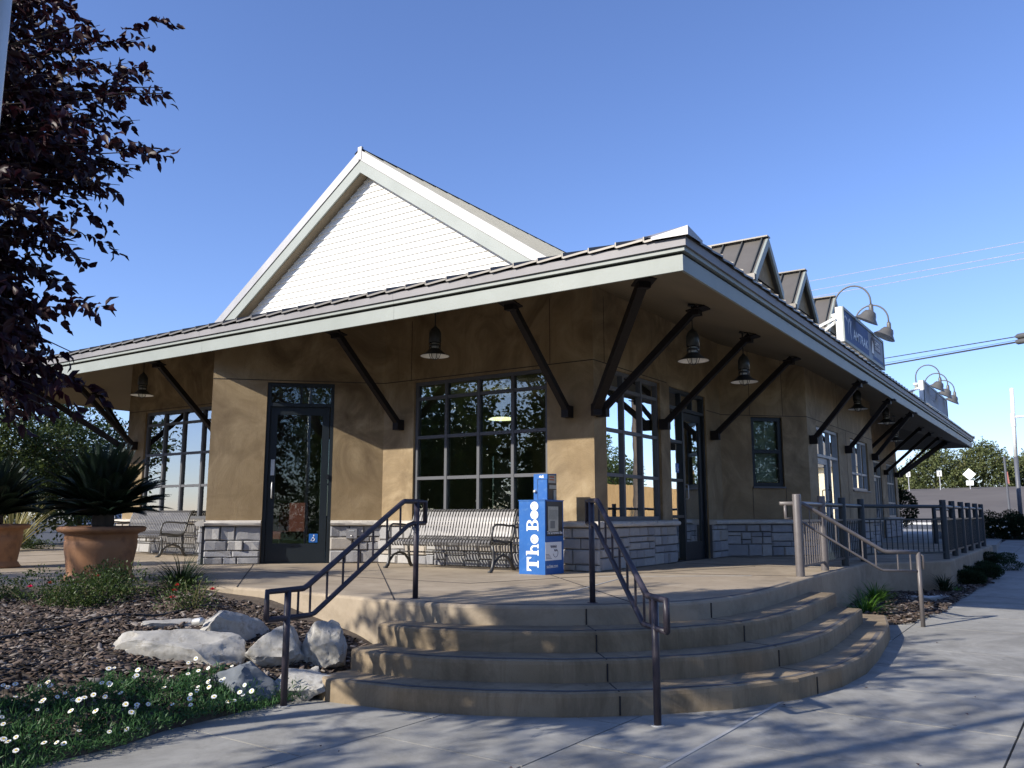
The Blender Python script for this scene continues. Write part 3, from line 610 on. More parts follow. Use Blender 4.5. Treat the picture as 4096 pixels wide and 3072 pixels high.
def door(fr, op, leaf, side=None, tz=2.60, mat='door', g='glass', pull='l', isa=None, transn=2):
    u0, u1, z0, z1 = op; u0 += .002; u1 -= .002; z1 -= .002; b = MB(); rect_frame(b, fr, u0, u1, 0.0, z1, 0.055, 0.055, 0.06, 0.012, -0.15, -0.03)
    fr.box(b, u0 + 0.055, u1 - 0.055, -0.148, -0.032, tz - 0.06, tz)
    if side: 
        sm = side[1]; fr.box(b, sm - 0.03, sm + 0.03, -0.148, -0.032, 0.012, tz - 0.06)
    dr = b.build('door', M[mat], bld)
    for k in range(transn):
        a = u0 + 0.055 + (u1 - u0 - 0.11) * k / transn; c = u0 + 0.055 + (u1 - u0 - 0.11) * (k + 1) / transn
        pane(fr, a, c, tz, z1 - 0.06, dr, g)
        if k: bb = MB(); fr.box(bb, a - 0.018, a + 0.018, -0.12, -0.035, tz, z1 - 0.06); bb.build('mullion', M[mat], dr)
    l0, l1 = leaf; b = MB(); rect_frame(b, fr, l0, l1, 0.014, tz - 0.064, 0.115, 0.115, 0.13, 0.30, -0.13, -0.075); b.build('leaf', M[mat], dr)
    pane(fr, l0 + 0.115, l1 - 0.115, 0.314, tz - 0.194, dr, g, -0.105)
    hu = l0 + 0.075 if pull == 'l' else l1 - 0.075
    b = MB(); 
    b.tube([fr.p(hu, -0.075, 1.05), fr.p(hu, -0.02, 1.05), fr.p(hu, -0.005, 1.07), fr.p(hu, -0.005, 1.28), fr.p(hu, -0.02, 1.30), fr.p(hu, -0.075, 1.30)], 0.011, 8); b.build('handle', M['galv'] if mat == 'door' else M['black'], dr, True)
    if side:
        s0, s1 = side[0], side[1] - 0.03
        for zr in (0.75, 1.365, 2.03): bb = MB(); fr.box(bb, s0, s1, -0.13, -0.04, zr - 0.025, zr + 0.025); bb.build('transom_bar', M[mat], dr)
        pane(fr, s0, s1, 0.05, tz - 0.07, dr, g, -0.1)
    if isa:
        iu, iz = isa; q = 0.07; bb = MB(); bb.cur = 0; fr.box(bb, iu - q, iu + q, -0.096, -0.094, iz - q, iz + q)
        bb.build('accessibility_sticker', M['isa'], dr)
        bb = MB(); 
        def f2(x, y): return fr.p(iu + x * q, -0.0925, iz + y * q)
        pts = [f2(-0.35 * math.cos(a) - 0.05, -0.30 + 0.42 * math.sin(a)) for a in np.linspace(-0.6, 3.9, 14)]
        bb.tube([f2(0.05 + 0.38 * math.cos(a), -0.28 + 0.38 * math.sin(a)) for a in np.linspace(2.2, 6.0, 14)], 0.0045, 4)
        bb.tube([f2(-0.1, 0.42), f2(-0.05, -0.1), f2(0.30, -0.12), f2(0.48, -0.55), f2(0.62, -0.5)], 0.005, 4); bb.tube([f2(-0.08, 0.15), f2(0.25, 0.15)], 0.0045, 4)
        bb.disc(f2(-0.12, 0.66), Vector(fr.p(1, 0, 0)) - Vector(fr.p(0, 0, 0)), (0, 0, 1), 0.011, 10); bb.build('wheelchair_symbol', M['white'], dr)
    return dr
# prow door: u runs from inner corner to tip, i.e. to the viewer's left
d1 = door(FD, opD, (0.90, 1.86), None, 2.62, isa=(1.10, 0.40), pull='r')
b = MB(); FD.box(b, 1.76, 1.82, -0.074, -0.055, 1.42, 1.68); b.build('keypad', M['galv'], d1); b = MB(); FD.box(b, 0.885, 0.92, -0.03, 0.02, 1.36, 1.44); b.build('door_hinge', M['black'], d1)
b = MB(); b.lathe([(0.0, 0.012), (0.02, 0.012), (0.022, 0)], FD.p(1.80, -0.074, 1.22), 12, Matrix.Rotation(R(90), 4, 'X')); b.build('lock_cylinder', M['galv'], d1)
door(FD2, opD2, (0.92, 1.89), None, 2.62)
d2 = door(FB, opBd, (3.36, 4.29), (2.757, 3.33), 2.64, isa=None, transn=3)
b = MB(); FB.box(b, 3.10, 3.24, -0.090, -0.088, 1.50, 1.66); b.build('accessibility_sticker', M['isa'], d2)
b = MB(); 
b.tube([FB.p(3.17 + 0.04 * math.cos(a), -0.086, 1.565 + 0.035 * math.sin(a)) for a in np.linspace(2.2, 6, 10)], 0.004, 4); b.tube([FB.p(3.15, -0.086, 1.63), FB.p(3.155, -0.086, 1.58), FB.p(3.19, -0.086, 1.575), FB.p(3.21, -0.086, 1.53)], 0.005, 4); b.build('wheelchair_symbol', M['white'], d2)
door(FF, opF1, (0.76, 1.78), (1.85 - 0.03, 1.84), 2.02, 'frame_grey', 'glass_b', 'r', transn=3)
bb = MB(); FF.box(bb, 1.95, 2.45, -0.11, -0.05, 0.9, 0.95); bb.build('side_bar', M['frame_grey'], bld)
pane(FF, 1.87, 2.50, 0.05, 1.96, bld, 'glass_b')
door(FR_, opR1, (5.5, 6.4), (6.42, 6.45), 2.1, 'frame_grey', 'glass', 'l')
# exterior power box on the stone
b = MB(); FD.box(b, 0.40, 0.57, 0.09, 0.125, 0.40, 0.555); b.build('outlet_cover', M['flash'], bld)
b = MB(); FD.box(b, 0.44, 0.53, 0.125, 0.129, 0.51, 0.53); b.lathe([(0.0, 0.01), (0.014, 0.008), (0.016, 0)], FD.p(0.485, 0.125, 0.44), 10, Matrix.Rotation(R(90), 4, 'X')); b.build('outlet_latch', M['galv'], bld)

# interior furniture seen through the glass
ch = thing('red_chair', 'dark red padded chair inside the station behind the corner door', 'chair', (10.6, 12.2, 0))
MB().box(10.3, 10.95, 11.9, 12.6, 0.35, 0.48).build('seat', M['redp'], ch); MB().box(10.85, 10.95, 11.9, 12.6, 0.48, 1.0).build('backrest', M['redp'], ch)
for x, y in ((10.33, 11.95), (10.33, 12.55), (10.9, 11.95), (10.9, 12.55)): MB().box(x - .02, x + .02, y - .02, y + .02, 0.017, 0.35).build('leg', M['black'], ch)
hl = thing('hanging_lamp', 'lit oval ceiling lamp glowing inside behind the big front window', 'lamp', (13.2, 9.3, 2.28))
MB().lathe([(0.0, 0.03), (0.2, 0.03), (0.26, 0.0), (0.0, -0.01)], (13.4, 9.25, 2.62), 24).build('diffuser', emit('lit_diffuser', (1.0, 0.93, 0.55), 1.6), hl)
MB().tube([(13.4, 9.25, 2.65), (13.4, 9.25, 3.19)], 0.008, 6).build('stem', M['black'], hl)

# --- eaves, soffit, fascia
def ring(off, z): return [(EX - off, EY - off, z), (EXR + off, EY - off, z), (EXR + off, EYL + off, z), (EX - off, EYL + off, z)]
zw = 3.35 + (A_X + 0.25 - EX) * SOF
inn = [(A_X + 0.25, B_Y + 0.25, zw), (END_X - 0.25, B_Y + 0.25, zw), (END_X - 0.25, L_Y - 0.25, zw), (A_X + 0.25, L_Y - 0.25, zw)]
out = [(EX + 0.02, EY + 0.02, 3.352), (EXR - 0.02, EY + 0.02, 3.352), (EXR - 0.02, EYL - 0.02, 3.352), (EX + 0.02, EYL - 0.02, 3.352)]
sf = MB(); sf.add(out + inn, [(i, (i + 1) % 4, 4 + (i + 1) % 4, 4 + i) for i in range(4)]); soffit = sf.build('soffit', M['soffit'], bld)
# tongue and groove lines running parallel to each eave
b = MB(); k = 0.10
while k < 2.3:
    z = 3.352 + k * SOF - 0.0015
    x0, y0, x1, y1 = EX + k, EY + k, EXR - k, EYL - k
    b.add([(x0, y0, z), (x0 + .008, y0 + .008, z), (x0 + .008, y1 - .008, z), (x0, y1, z)], [(0, 1, 2, 3)]); b.add([(x0, y0, z), (x1, y0, z), (x1 - .008, y0 + .008, z), (x0 + .008, y0 + .008, z)], [(0, 1, 2, 3)])
    b.add([(x0, y1, z), (x1, y1, z), (x1 - .008, y1 - .008, z), (x0 + .008, y1 - .008, z)], [(0, 1, 2, 3)]); k += 0.10
b.build('soffit_groove', plain('groove', (0.09, 0.07, 0.045), 0.8), soffit)
def band(off0, off1, z0, z1, name, mat, cuts=()):
    """rectangular ring board round the eaves, one object per side"""
    o0 = [(EX - off1, EY - off1), (EXR + off1, EY - off1), (EXR + off1, EYL + off1), (EX - off1, EYL + off1)]
    i0 = [(EX - off0, EY - off0), (EXR + off0, EY - off0), (EXR + off0, EYL + off0), (EX - off0, EYL + off0)]
    for k in range(4):
        a, c = Vector(o0[k]), Vector(o0[(k + 1) % 4]); ai, ci = Vector(i0[k]), Vector(i0[(k + 1) % 4]); m = max(1, round((c - a).length / 4.6))
        for q in range(m):
            t0, t1 = q / m, (q + 1) / m; e = 0.0015 / (c - a).length * 1.0; s0 = t0 + (e if q else 0); s1 = t1 - (e if q < m - 1 else 0)
            pts = [a.lerp(c, s0), a.lerp(c, s1), ai.lerp(ci, s1), ai.lerp(ci, s0)]
            b = MB(); b.hexa([(p.x, p.y, z0) for p in pts] + [(p.x, p.y, z1) for p in pts]); b.build(name, M[mat], bld)
band(-0.03, 0.0, 3.34, 3.515, 'fascia_board', 'fascia'); band(-0.03, -0.012, 3.515, 3.545, 'shadow_strip', 'dark_gap'); band(-0.03, 0.035, 3.545, 3.592, 'drip_edge', 'fascia'); M['gutter'] = mottled('weathered_flashing', (0.185, 0.175, 0.175), (0.25, 0.238, 0.235), 1.6, 0.6, 0.1, 5, metal=0.1, stretch=(1, 1, 0.3))
band(-0.03, 0.062, 3.592, 3.69, 'flashing', 'gutter')
# --- skirt roof of standing seam pans
roof = MB(); OE = 0.08; Z0R = 3.70; SL = 0.333
def rz(d): return Z0R + d * SL
X0, Y0, X1, Y1 = EX - OE, EY - OE, EXR + OE, EYL + OE
XI, YB = 11.9, 7.22
dA = 4.0
roof.add([(X0, Y0, 3.692), (X1, Y0, 3.692), (X1, Y1, 3.692), (X0, Y1, 3.692)] + [(X0 + dA, Y0 + dA, rz(dA) - .008), (X1 - dA, Y0 + dA, rz(dA) - .008), (X1 - dA, Y1 - dA, rz(dA) - .008), (X0 + dA, Y1 - dA, rz(dA) - .008)], [(i, (i + 1) % 4, 4 + (i + 1) % 4, 4 + i) for i in range(4)])
roof = roof.build('roof', M['roof'], bld)
def pans(origin, udir, vdir, L, full, step, lift=0.0):
    u = 0.0; origin = Vector(origin); ud = Vector(udir); vd = Vector(vdir); k = 0
    while u < L - 0.05:
        u1 = min(u + step, L); v0 = min(full, max(0.02, min(u, L - u))); v1 = min(full, max(0.02, min(u1, L - u1)))
        j = random.uniform(-0.006, 0.008)
        def P(uu, vv, h): q = origin + ud * uu + vd * vv; return (q.x, q.y, Z0R + vv * SL + h)
        b = MB(); ca, cb = 0.004 + max(0, j), 0.030 + j
        b.hexa([P(u + .004, -0.015, ca - .012), P(u1 - .012, -0.015, cb - 0.012), P(u1 - .012, v1, cb - .012), P(u + .004, v0, ca - .012), P(u + .004, -0.015, ca + .012), P(u1 - .012, -0.015, cb + 0.012), P(u1 - .012, v1, cb + .012), P(u + .004, v0, ca + .012)])
        b.hexa([P(u1 - .012, -0.012, -.0), P(u1 + .002, -0.012, -.0), P(u1 + .002, v1, -.0), P(u1 - .012, v1, 0), P(u1 - .012, -0.012, 0.062), P(u1 + .002, -0.012, 0.062), P(u1 + .002, v1, 0.062), P(u1 - .012, v1, 0.062)])
        b.build('roof_pan', M['roof'], roof); u = u1; k += 1
pans((X0, Y0, 0), (1, 0, 0), (0, 1, 0), X1 - X0, 4.05, 0.36); 
pans((X0, Y1, 0), (0, -1, 0), (1, 0, 0), Y1 - Y0, 3.9, 0.34)
b = MB()   # hip caps
for (sx, sy, ex, ey) in ((X0, Y0, 1, 1), (X0, Y1, 1, -1), (X1, Y0, -1, 1), (X1, Y1, -1, -1)):
    p = lambda d, o, h: (sx + ex * d + o[0], sy + ey * d + o[1], rz(d) + h)
    for (ox, oy) in ((ex * 0.42, 0), (0, ey * 0.42)):
        b.add([p(-0.03, (0, 0), 0.095), p(4.0, (0, 0), 0.085), (sx + ex * 4.0 + ox, sy + ey * 4.0 + oy, rz(4.0) + 0.05), (sx - ex * 0.03 + ox, sy - ey * 0.03 + oy, rz(0) + 0.03)], [(0, 1, 2, 3)])
        b.add([p(-0.03, (0, 0), 0.095), (sx - ex * .03 + ox, sy - ey * .03 + oy, rz(0) + 0.03), (sx - ex * .03 + ox, sy - ey * .03 + oy, rz(0) - 0.004), p(-0.03, (0, 0), -0.004)], [(0, 1, 2, 3)])
b.build('hip_cap', M['flash'], roof)
# --- upper gable roof
RZ, S2 = 8.03, 0.686; GX = 11.55; GXR = 33.4
yb = CY - (RZ - 5.0) / S2; ybl = CY + (RZ - 5.0) / S2
b = MB()
for ys in (yb, ybl): b.hexa([(GX, ys, 4.93), (GXR, ys, 4.93), (GXR, CY, RZ - .07), (GX, CY, RZ - .07), (GX, ys, 5.0), (GXR, ys, 5.0), (GXR, CY, RZ), (GX, CY, RZ)])
upper = b.build('upper_roof', M['roof'], bld)
for s_, ys in ((1, yb), (-1, ybl)):
    x = GX + 0.02
    while x < GXR:
        bb = MB(); bb.hexa([(x, ys, 5.0), (x + .02, ys, 5.0), (x + .02, CY, RZ + .0), (x, CY, RZ + .0), (x, ys, 5.045), (x + .02, ys, 5.045), (x + .02, CY, RZ + .045), (x, CY, RZ + .045)]); bb.build('seam', M['roof_dark'], upper); x += 0.42
MB().add([(GX - .03, CY - .16, RZ - .045), (GXR, CY - .16, RZ - .045), (GXR, CY, RZ + .06), (GX - .03, CY, RZ + .06), (GX - .03, CY + .16, RZ - .045), (GXR, CY + .16, RZ - .045)], [(0, 1, 2, 3), (3, 2, 5, 4)]).build('ridge_cap', M['roof'], upper)
# --- gable
gab = MB(); SX = 11.80
gab.add([(SX + .06, yb + .2, 4.6), (SX + .06, ybl - .2, 4.6), (SX + .06, CY, RZ - .12)], [(0, 1, 2)]); gab = gab.build('gable', M['siding'], bld)
z = 4.72; e = 0.125
def half(z): return (RZ - 0.12 - z) / S2
while z < RZ - 0.25:
    z2 = min(z + e, RZ - 0.14); h0, h1 = half(z), half(z2)
    b = MB(); b.hexa([(SX - .015, CY - h0, z), (SX + .05, CY - h0, z), (SX + .05, CY + h0, z), (SX - .015, CY + h0, z), (SX + .008, CY - h1, z2), (SX + .05, CY - h1, z2), (SX + .05, CY + h1, z2), (SX + .008, CY + h1, z2)]); b.build('siding_board', M['siding'], gab); z += e
for sg, ys in ((1, ybl), (-1, yb)):
    def rk(off, t): # point on the rake at vertical offset
        return (0, 0, 0)
    ze = 4.82; ye = CY + sg * (RZ - ze) / S2
    def board(x0, x1, o0, o1, nm, mt, zend=ze):
        ya = CY + sg * (RZ - zend) / S2; b = MB()
        b.hexa([(x0, CY, RZ + o0), (x1, CY, RZ + o0), (x1, ya, zend + o0), (x0, ya, zend + o0), (x0, CY, RZ + o1), (x1, CY, RZ + o1), (x1, ya, zend + o1), (x0, ya, zend + o1)]); b.build(nm, M[mt], gab)
    board(GX - .035, GX - .002, -0.20, 0.01, 'rake_flashing', 'flash'); board(GX + .0, GX + .03, -0.215, -0.10, 'rake_strip', 'dark_gap'); board(GX - .015, GX + .02, -0.46, -0.208, 'rake_board', 'fascia')
    board(GX + .03, SX + .04, -0.46, -0.44, 'rake_soffit', 'soffit'); board(GX - .03, GXR, 0.002, 0.012, 'roof_edge', 'roof_dark', 5.0) if False else None
MB().box(GX - .045, GX + .01, CY - .05, CY + .05, RZ - 0.2, RZ + 0.07).build('peak_cap', M['flash'], gab)
# --- dormers
def dormer(xc):
    yf = 5.0; hw = 0.95; ze = 5.56; zp = 6.56; b = MB()
    b.hexa([(xc - .78, yf + .14, 4.2), (xc + .78, yf + .14, 4.2), (xc + .78, 8.5, 4.2), (xc - .78, 8.5, 4.2), (xc - .78, yf + .14, ze + .02), (xc + .78, yf + .14, ze + .02), (xc + .78, 8.5, ze + .02), (xc - .78, 8.5, ze + .02)])
    b.add([(xc - .80, yf + .13, ze + .05), (xc + .80, yf + .13, ze + .05), (xc, yf + .13, zp - .1)], [(0, 1, 2)])
    d = b.build('dormer', M['stucco'], bld)
    for sg in (-1, 1):
        t = 0.05; b = MB(); ye = CY - (RZ - ze) / S2 + 0.3; yr = CY - (RZ - zp) / S2 + 0.3
        b.hexa([(xc, yf, zp - t), (xc + sg * hw, yf, ze - t), (xc + sg * hw, ye, ze - t), (xc, yr, zp - t), (xc, yf, zp), (xc + sg * hw, yf, ze), (xc + sg * hw, ye, ze), (xc, yr, zp)]); b.build('roof_slope', M['roof'], d)
        for q in range(9):
            y = yf + 0.10 + q * 0.42
            if y > yr: break
            tmax = 1.0 if y < ye else max(0.05, (yr - y) / (yr - ye)); b = MB()
            a = Vector((xc + sg * .03, y, zp - .0)); c = Vector((xc + sg * hw * tmax * 0.98, y, zp + (ze - zp) * tmax * 0.98)); b.bar(a, c, 0.022, 0.07, up=(sg * 0.7, 0, 0.7)); b.build('seam', M['roof_dark'], d)
        b = MB(); b.hexa([(xc, yf - .02, zp - .19), (xc + sg * hw, yf - .02, ze - .19), (xc + sg * hw, yf + .03, ze - .19), (xc, yf + .03, zp - .19), (xc, yf - .02, zp + .012), (xc + sg * (hw + .01), yf - .02, ze + .012), (xc + sg * (hw + .01), yf + .03, ze + .012), (xc, yf + .03, zp + .012)]); b.build('rake_board', M['fascia'], d)
        b = MB(); b.hexa([(xc + sg * (hw - .03), yf, ze - .14), (xc + sg * (hw + .06), yf, ze - .14), (xc + sg * (hw + .06), ye, ze - .14), (xc + sg * (hw - .03), ye, ze - .14), (xc + sg * (hw - .03), yf, ze - .01), (xc + sg * (hw + .06), yf, ze - .01), (xc + sg * (hw + .06), ye, ze - .01), (xc + sg * (hw - .03), ye, ze - .01)]); b.build('eave_trim', M['roof'], d)
    MB().bar((xc, yf - .025, zp + .02), (xc, CY - (RZ - zp) / S2 + .25, zp + .02), 0.20, 0.03).build('ridge_cap', M['roof'], d)
for xc in (17.12, 20.05, 23.0, 26.0): dormer(xc)
# --- braces
def brace(bx, by, nx, ny, reach=1.56, w=0.088):
    n = Vector((nx, ny)); rl = n.length; n.normalize(); zb = 2.27
    x1, y1 = bx + n.x * reach * rl, by + n.y * reach * rl
    zt = 3.352 + min(x1 - EX, y1 - EY, EYL - y1, EXR - x1) * SOF - .01
    px, py = bx + n.x * 0.09, by + n.y * 0.09
    b = MB(); b.bar((px, py, zb), (x1, y1, zt - 0.03), w, w); br = b.build('brace', M['brace'], bld)
    b = MB(); b.bar((bx + n.x * 0.002, by + n.y * .002, zb - 0.02), (bx + n.x * 0.16, by + n.y * 0.16, zb - 0.02), 0.115, 0.17); b.build('wall_bracket', M['brace'], br)
    b = MB(); b.bar((x1 - n.x * .13, y1 - n.y * .13, zt - 0.045 - .04), (x1 + n.x * .13, y1 + n.y * .13, zt - 0.045), 0.24, 0.02); b.bar((x1 - n.x * .07, y1 - n.y * .07, zt - 0.09), (x1 + n.x * .03, y1 + n.y * .03, zt - 0.09), 0.15, 0.10); b.build('top_plate', M['brace'], br)
for y in (6.04, 9.27, 13.9, 16.85): brace(A_X, y, -1, 0)
brace(A_X - .03, B_Y - .03, -1, -1, 1.50, 0.115); brace(A_X - .03, L_Y + .03, -1, 1, 1.50, 0.115)
for x in (10.95, 12.80, 15.12): brace(x if x > 11 else 10.62, B_Y, 0, -1)
for x in (17.08, 20.13, 23.1): brace(x, 4.35, 0, -1, 0.75 + .25)
for x in (26.6, 29.8, 31.9, 34.0): brace(x, B_Y, 0, -1)
brace(END_X + .03, B_Y - .03, 1, -1, 1.5, .14)
for x in (10.65, 13.0, 15.4): brace(x, L_Y, 0, 1)
# downspout / trim at far wall
b = MB(); b.box(29.0, 29.12, 5.52, 5.64, 0.7, 2.5); b.build('downspout', M['trim'], bld)
b = MB(); FR_.box(b, 4.55, 4.62, 0.0, .09, 0.7, 2.45); b.build('conduit', M['black'], bld)

# ------------------------------------------------------------------ pendant lamps (hang from soffit)
def pendant(loc, label, hook):
    x, y, z = loc; t = thing('pendant_lamp', label, 'lamp', (x, y, z), 'enamel barn lamps hanging under the eaves')
    MB().lathe([(0.215, 0.0), (0.21, 0.006), (0.13, 0.055), (0.085, 0.10), (0.075, 0.11), (0.075, 0.10)], loc, 28).build('shade', M['lampd'], t, True)
    MB().lathe([(0.207, 0.001), (0.125, 0.046), (0.075, 0.09), (0.0, 0.09)], loc, 28).build('shade_lining', M['lampw'], t, True)
    MB().lathe([(0.0, -.035), (0.05, -.02), (0.062, 0.03), (0.062, 0.19), (0.0, 0.2)], loc, 16).build('globe', M['bulb'], t, True)
    b = MB(); b.lathe([(0.078, 0.14), (0.084, 0.15), (0.084, 0.165), (0.078, 0.17)], loc, 18); b.lathe([(0.082, 0.20), (0.092, 0.21), (0.09, 0.34), (0.065, 0.40), (0.03, 0.43), (0.02, 0.45), (0.0, 0.45)], loc, 18); b.build('housing', M['lampd'], t, True)
    for k in range(6):
        a = math.pi * k / 3; c, s = math.cos(a), math.sin(a)
        MB().tube([(x + 0.08 * c, y + .08 * s, z + .2), (x + .082 * c, y + .082 * s, z + .03), (x + .06 * c, y + .06 * s, z - .03), (x + .001 * c, y + .001 * s, z - .055)], 0.005, 5).build('guard_wire', M['lampd'], t)
    MB().tube([(x, y, z + .44), (x, y, hook)], 0.009, 6).build('stem', M['lampd'], t); MB().lathe([(0.0, 0), (0.06, 0), (0.05, 0.03), (0, 0.03)], (x, y, hook - .03), 14).build('canopy', M['lampd'], t)
def sofz(x, y): return 3.352 + min(x - EX, y - EY, EYL - y) * SOF
for loc, lab in (((9.3, 7.6, 3.055), 'white lined barn lamp hanging above the bench before the big front window'), ((9.3, 14.85, 3.055), 'barn lamp hanging before the left window, beside the far left corner'),
                 ((10.67, 4.2, 2.845), 'barn lamp nearest the building corner on the shaded right side'), ((12.77, 4.2, 2.83), 'barn lamp hanging between the side door and the small window'),
                 ((20.0, 4.0, 3.14), 'small distant barn lamp under the eaves over the grey side door'), ((23.1, 3.95, 3.10), 'distant barn lamp under the eaves near the end of the bay'), ((27.0, 4.4, 2.95), 'farthest barn lamp under the right eaves, beyond the bay')):
    pendant(loc, lab, sofz(loc[0], loc[1]))

# ------------------------------------------------------------------ roof signs and gooseneck lamps
def roof_sign(x0, x1, z0, z1, label, main):
    y = 3.5; t = thing('roof_sign', label, 'sign', ((x0 + x1) / 2, y, z0))
    MB().box(x0, x1, y + .002, y + .12, z0, z1).build('cabinet', M['signf'], t)
    b = MB(); w = .05; b.box(x0 - .005, x1 + .005, y - .03, y, z1 - w, z1 + .005); b.box(x0 - .005, x1 + .005, y - .03, y, z0 - .005, z0 + w); b.box(x0 - .005, x0 + w, y - .03, y, z0 + w, z1 - w); b.box(x1 - w, x1 + .005, y - .03, y, z0 + w, z1 - w); b.build('frame', M['fascia'] if main else M['signk'], t)
    xm = x0 + (x1 - x0) * (0.585 if main else 0.52)
    MB().box(x0 + w, xm, y - .012, y - .002, z0 + w, z1 - w).build('face', M['signb'] if main else M['signw'], t); MB().box(xm, x1 - w, y - .010, y - .002, z0 + w, z1 - w).build('face', M['signw'], t)
    H = z1 - z0
    if main:
        mesh_text('lettering', 'AMTRAK', 0.27, plain('sign_letters', (0.60, 0.66, 0.74), 0.5, var=.02), t, (x0 + 0.85, y - .016, z0 + 0.20), (1, 0, 0), (0, 0, 1), 0.004, width=1.42)
        b = MB()
        def swoosh(c0, c1, c2, wd):
            pts = []
            for i in range(11):
                tt = i / 10; p = Vector(c0) * (1 - tt) ** 2 + Vector(c1) * 2 * tt * (1 - tt) + Vector(c2) * tt ** 2; g = (Vector(c1) - Vector(c0)).lerp(Vector(c2) - Vector(c1), tt).normalized(); nn = Vector((-g.y, g.x)) * wd * (tt * .9 + .1) ** .7 * (1.0 if tt < .85 else (1 - tt) / .15 + .02)
                pts += [(x0 + p.x + nn.x, y - .016, z0 + p.y + nn.y), (x0 + p.x - nn.x, y - .016, z0 + p.y - nn.y)]
            b.add(pts, [(2 * i, 2 * i + 1, 2 * i + 3, 2 * i + 2) for i in range(10)])
        swoosh((0.66, 0.13), (0.52, 0.42), (0.74, 0.52), .055); swoosh((0.42, 0.22), (0.36, 0.50), (0.66, 0.54), .04); swoosh((0.10, 0.46), (0.20, 0.60), (0.40, 0.44), .035)
        b.build('emblem', plain('sign_emblem', (0.44, 0.50, 0.60), .5, var=.02), t)
        b = MB(); b.disc((xm + 0.42, y - .014, z0 + .36), (1, 0, 0), (0, 0, 1), 0.20, 20); b.build('train_emblem', M['ink'], t)
        b = MB(); b.add([(xm + .28, y - .017, z0 + .20), (xm + .42, y - .017, z0 + .50), (xm + .50, y - .017, z0 + .42), (xm + .52, y - .017, z0 + .20)], [(0, 1, 2, 3)]); b.build('train_emblem', M['white'], t)
        b = MB(); b.box(xm + .62, xm + 1.30, y - .016, y - .013, z0 + .30, z0 + .56); b.build('panel', M['ink'], t)
        mesh_text('lettering', 'CAPITOL', 0.13, M['white'], t, (xm + .66, y - .019, z0 + .44), (1, 0, 0), (0, 0, 1), 0.003, width=.58); mesh_text('lettering', 'CORRIDOR', 0.10, M['white'], t, (xm + .66, y - .019, z0 + .34), (1, 0, 0), (0, 0, 1), 0.002, width=.58)
        MB().box(xm + .45, x1 - .12, y - .014, y - .011, z0 + .09, z0 + .16).build('stripe', M['signb'], t)
    else:
        b = MB(); 
        for _ in range(26): xx = xm - 0.9 + random.uniform(-.5, .8); z_ = z0 + .3 + random.uniform(-.16, .12); b.box(xx, xx + random.uniform(.1, .35), y - .016, y - .0135, z_, z_ + random.uniform(.02, .05))
        b.build('faded_print', plain('faded_print', (0.26, 0.31, 0.36), .7), t)
    for x in (x0 - .02, x0 + (x1 - x0) * .5, x1 + .02):
        b = MB(); b.bar((x, y + .12, z1 - .22), (x, y + .78, z0 + .18), 0.05, 0.05); b.build('stay', M['signf'], t)
    n = int((x1 - x0) / .8)
    for k in range(n + 1): x = x0 + .15 + (x1 - x0 - .3) * k / n; MB().box(x - .03, x + .03, y + .03, y + .09, z0 - .22, z0).build('standoff', M['signf'], t)
roof_sign(16.6, 20.6, 4.07, 4.75, 'long blue and white lettered sign with train emblem standing on the roof edge', True)
roof_sign(26.65, 31.75, 4.0, 4.65, 'faded pale sign with dark frame on the far part of the roof edge', False)
def goose(x, yb_, zb_, label, grp, tw=0):
    t = thing('gooseneck_lamp', label, 'lamp', (x, yb_, zb_), grp); r = (yb_ - 3.15) / 2; yc = yb_ - r; zt = zb_ + 0.22
    pts = [(x, yb_, zb_ - .03), (x, yb_, zt)] + [(x, yc + r * math.cos(a), zt + r * 1.05 * math.sin(a)) for a in np.linspace(0.15, math.pi - .02, 14)] + [(x, 3.15, zb_ + .12)]
    MB().tube(pts, 0.017, 8).build('arm', M['lampg'], t, True)
    m = Matrix.Rotation(R(28), 4, 'X') @ Matrix.Rotation(R(tw), 4, 'Y'); c = (x, 3.15, zb_ + .02)
    MB().lathe([(0.0, 0.14), (0.03, 0.14), (0.045, 0.10), (0.045, -0.02), (0.06, -0.03)], c, 16).build('socket', M['lampg'], t, True)
    MB().lathe([(0.06, 0.0), (0.105, -0.02), (0.14, -0.08), (0.155, -0.13), (0.235, -0.22)], c, 24, m).build('shade', M['lampg'], t, True)
    MB().lathe([(0.0, -0.02), (0.09, -0.03), (0.13, -0.09), (0.148, -0.135), (0.228, -0.219)], c, 24, m).build('shade_lining', M['lampw'], t, True)
    MB().lathe([(0.0, -0.17), (0.04, -0.16), (0.05, -0.12), (0.03, -0.05)], c, 12, m).build('bulb', M['bulb'], t, True)
    MB().lathe([(0.0, 0.04), (0.085, 0.04), (0.085, -.02), (0.05, -.03), (0.05, -.16), (0, -.16)], (x, yb_, zb_), 16).build('mount', M['signf'], t, True)
    MB().bar((x, yb_, zb_ - .12), (x, yb_ + .45, zb_ - .42), 0.05, 0.05).build('stay', M['signf'], t)
goose(17.6, 3.84, 4.80, 'gooseneck lamp arching over the near end of the lettered roof sign', 'gooseneck lamps over the roof signs')
goose(19.5, 3.84, 4.80, 'gooseneck lamp arching over the far end of the lettered roof sign', 'gooseneck lamps over the roof signs', 10)
for x, l in ((27.5, 'gooseneck lamp at the near end of the faded roof sign'), (29.3, 'middle gooseneck lamp over the faded roof sign'), (31.0, 'gooseneck lamp at the far end of the faded roof sign')): goose(x, 3.80, 4.66, l, 'gooseneck lamps over the roof signs')

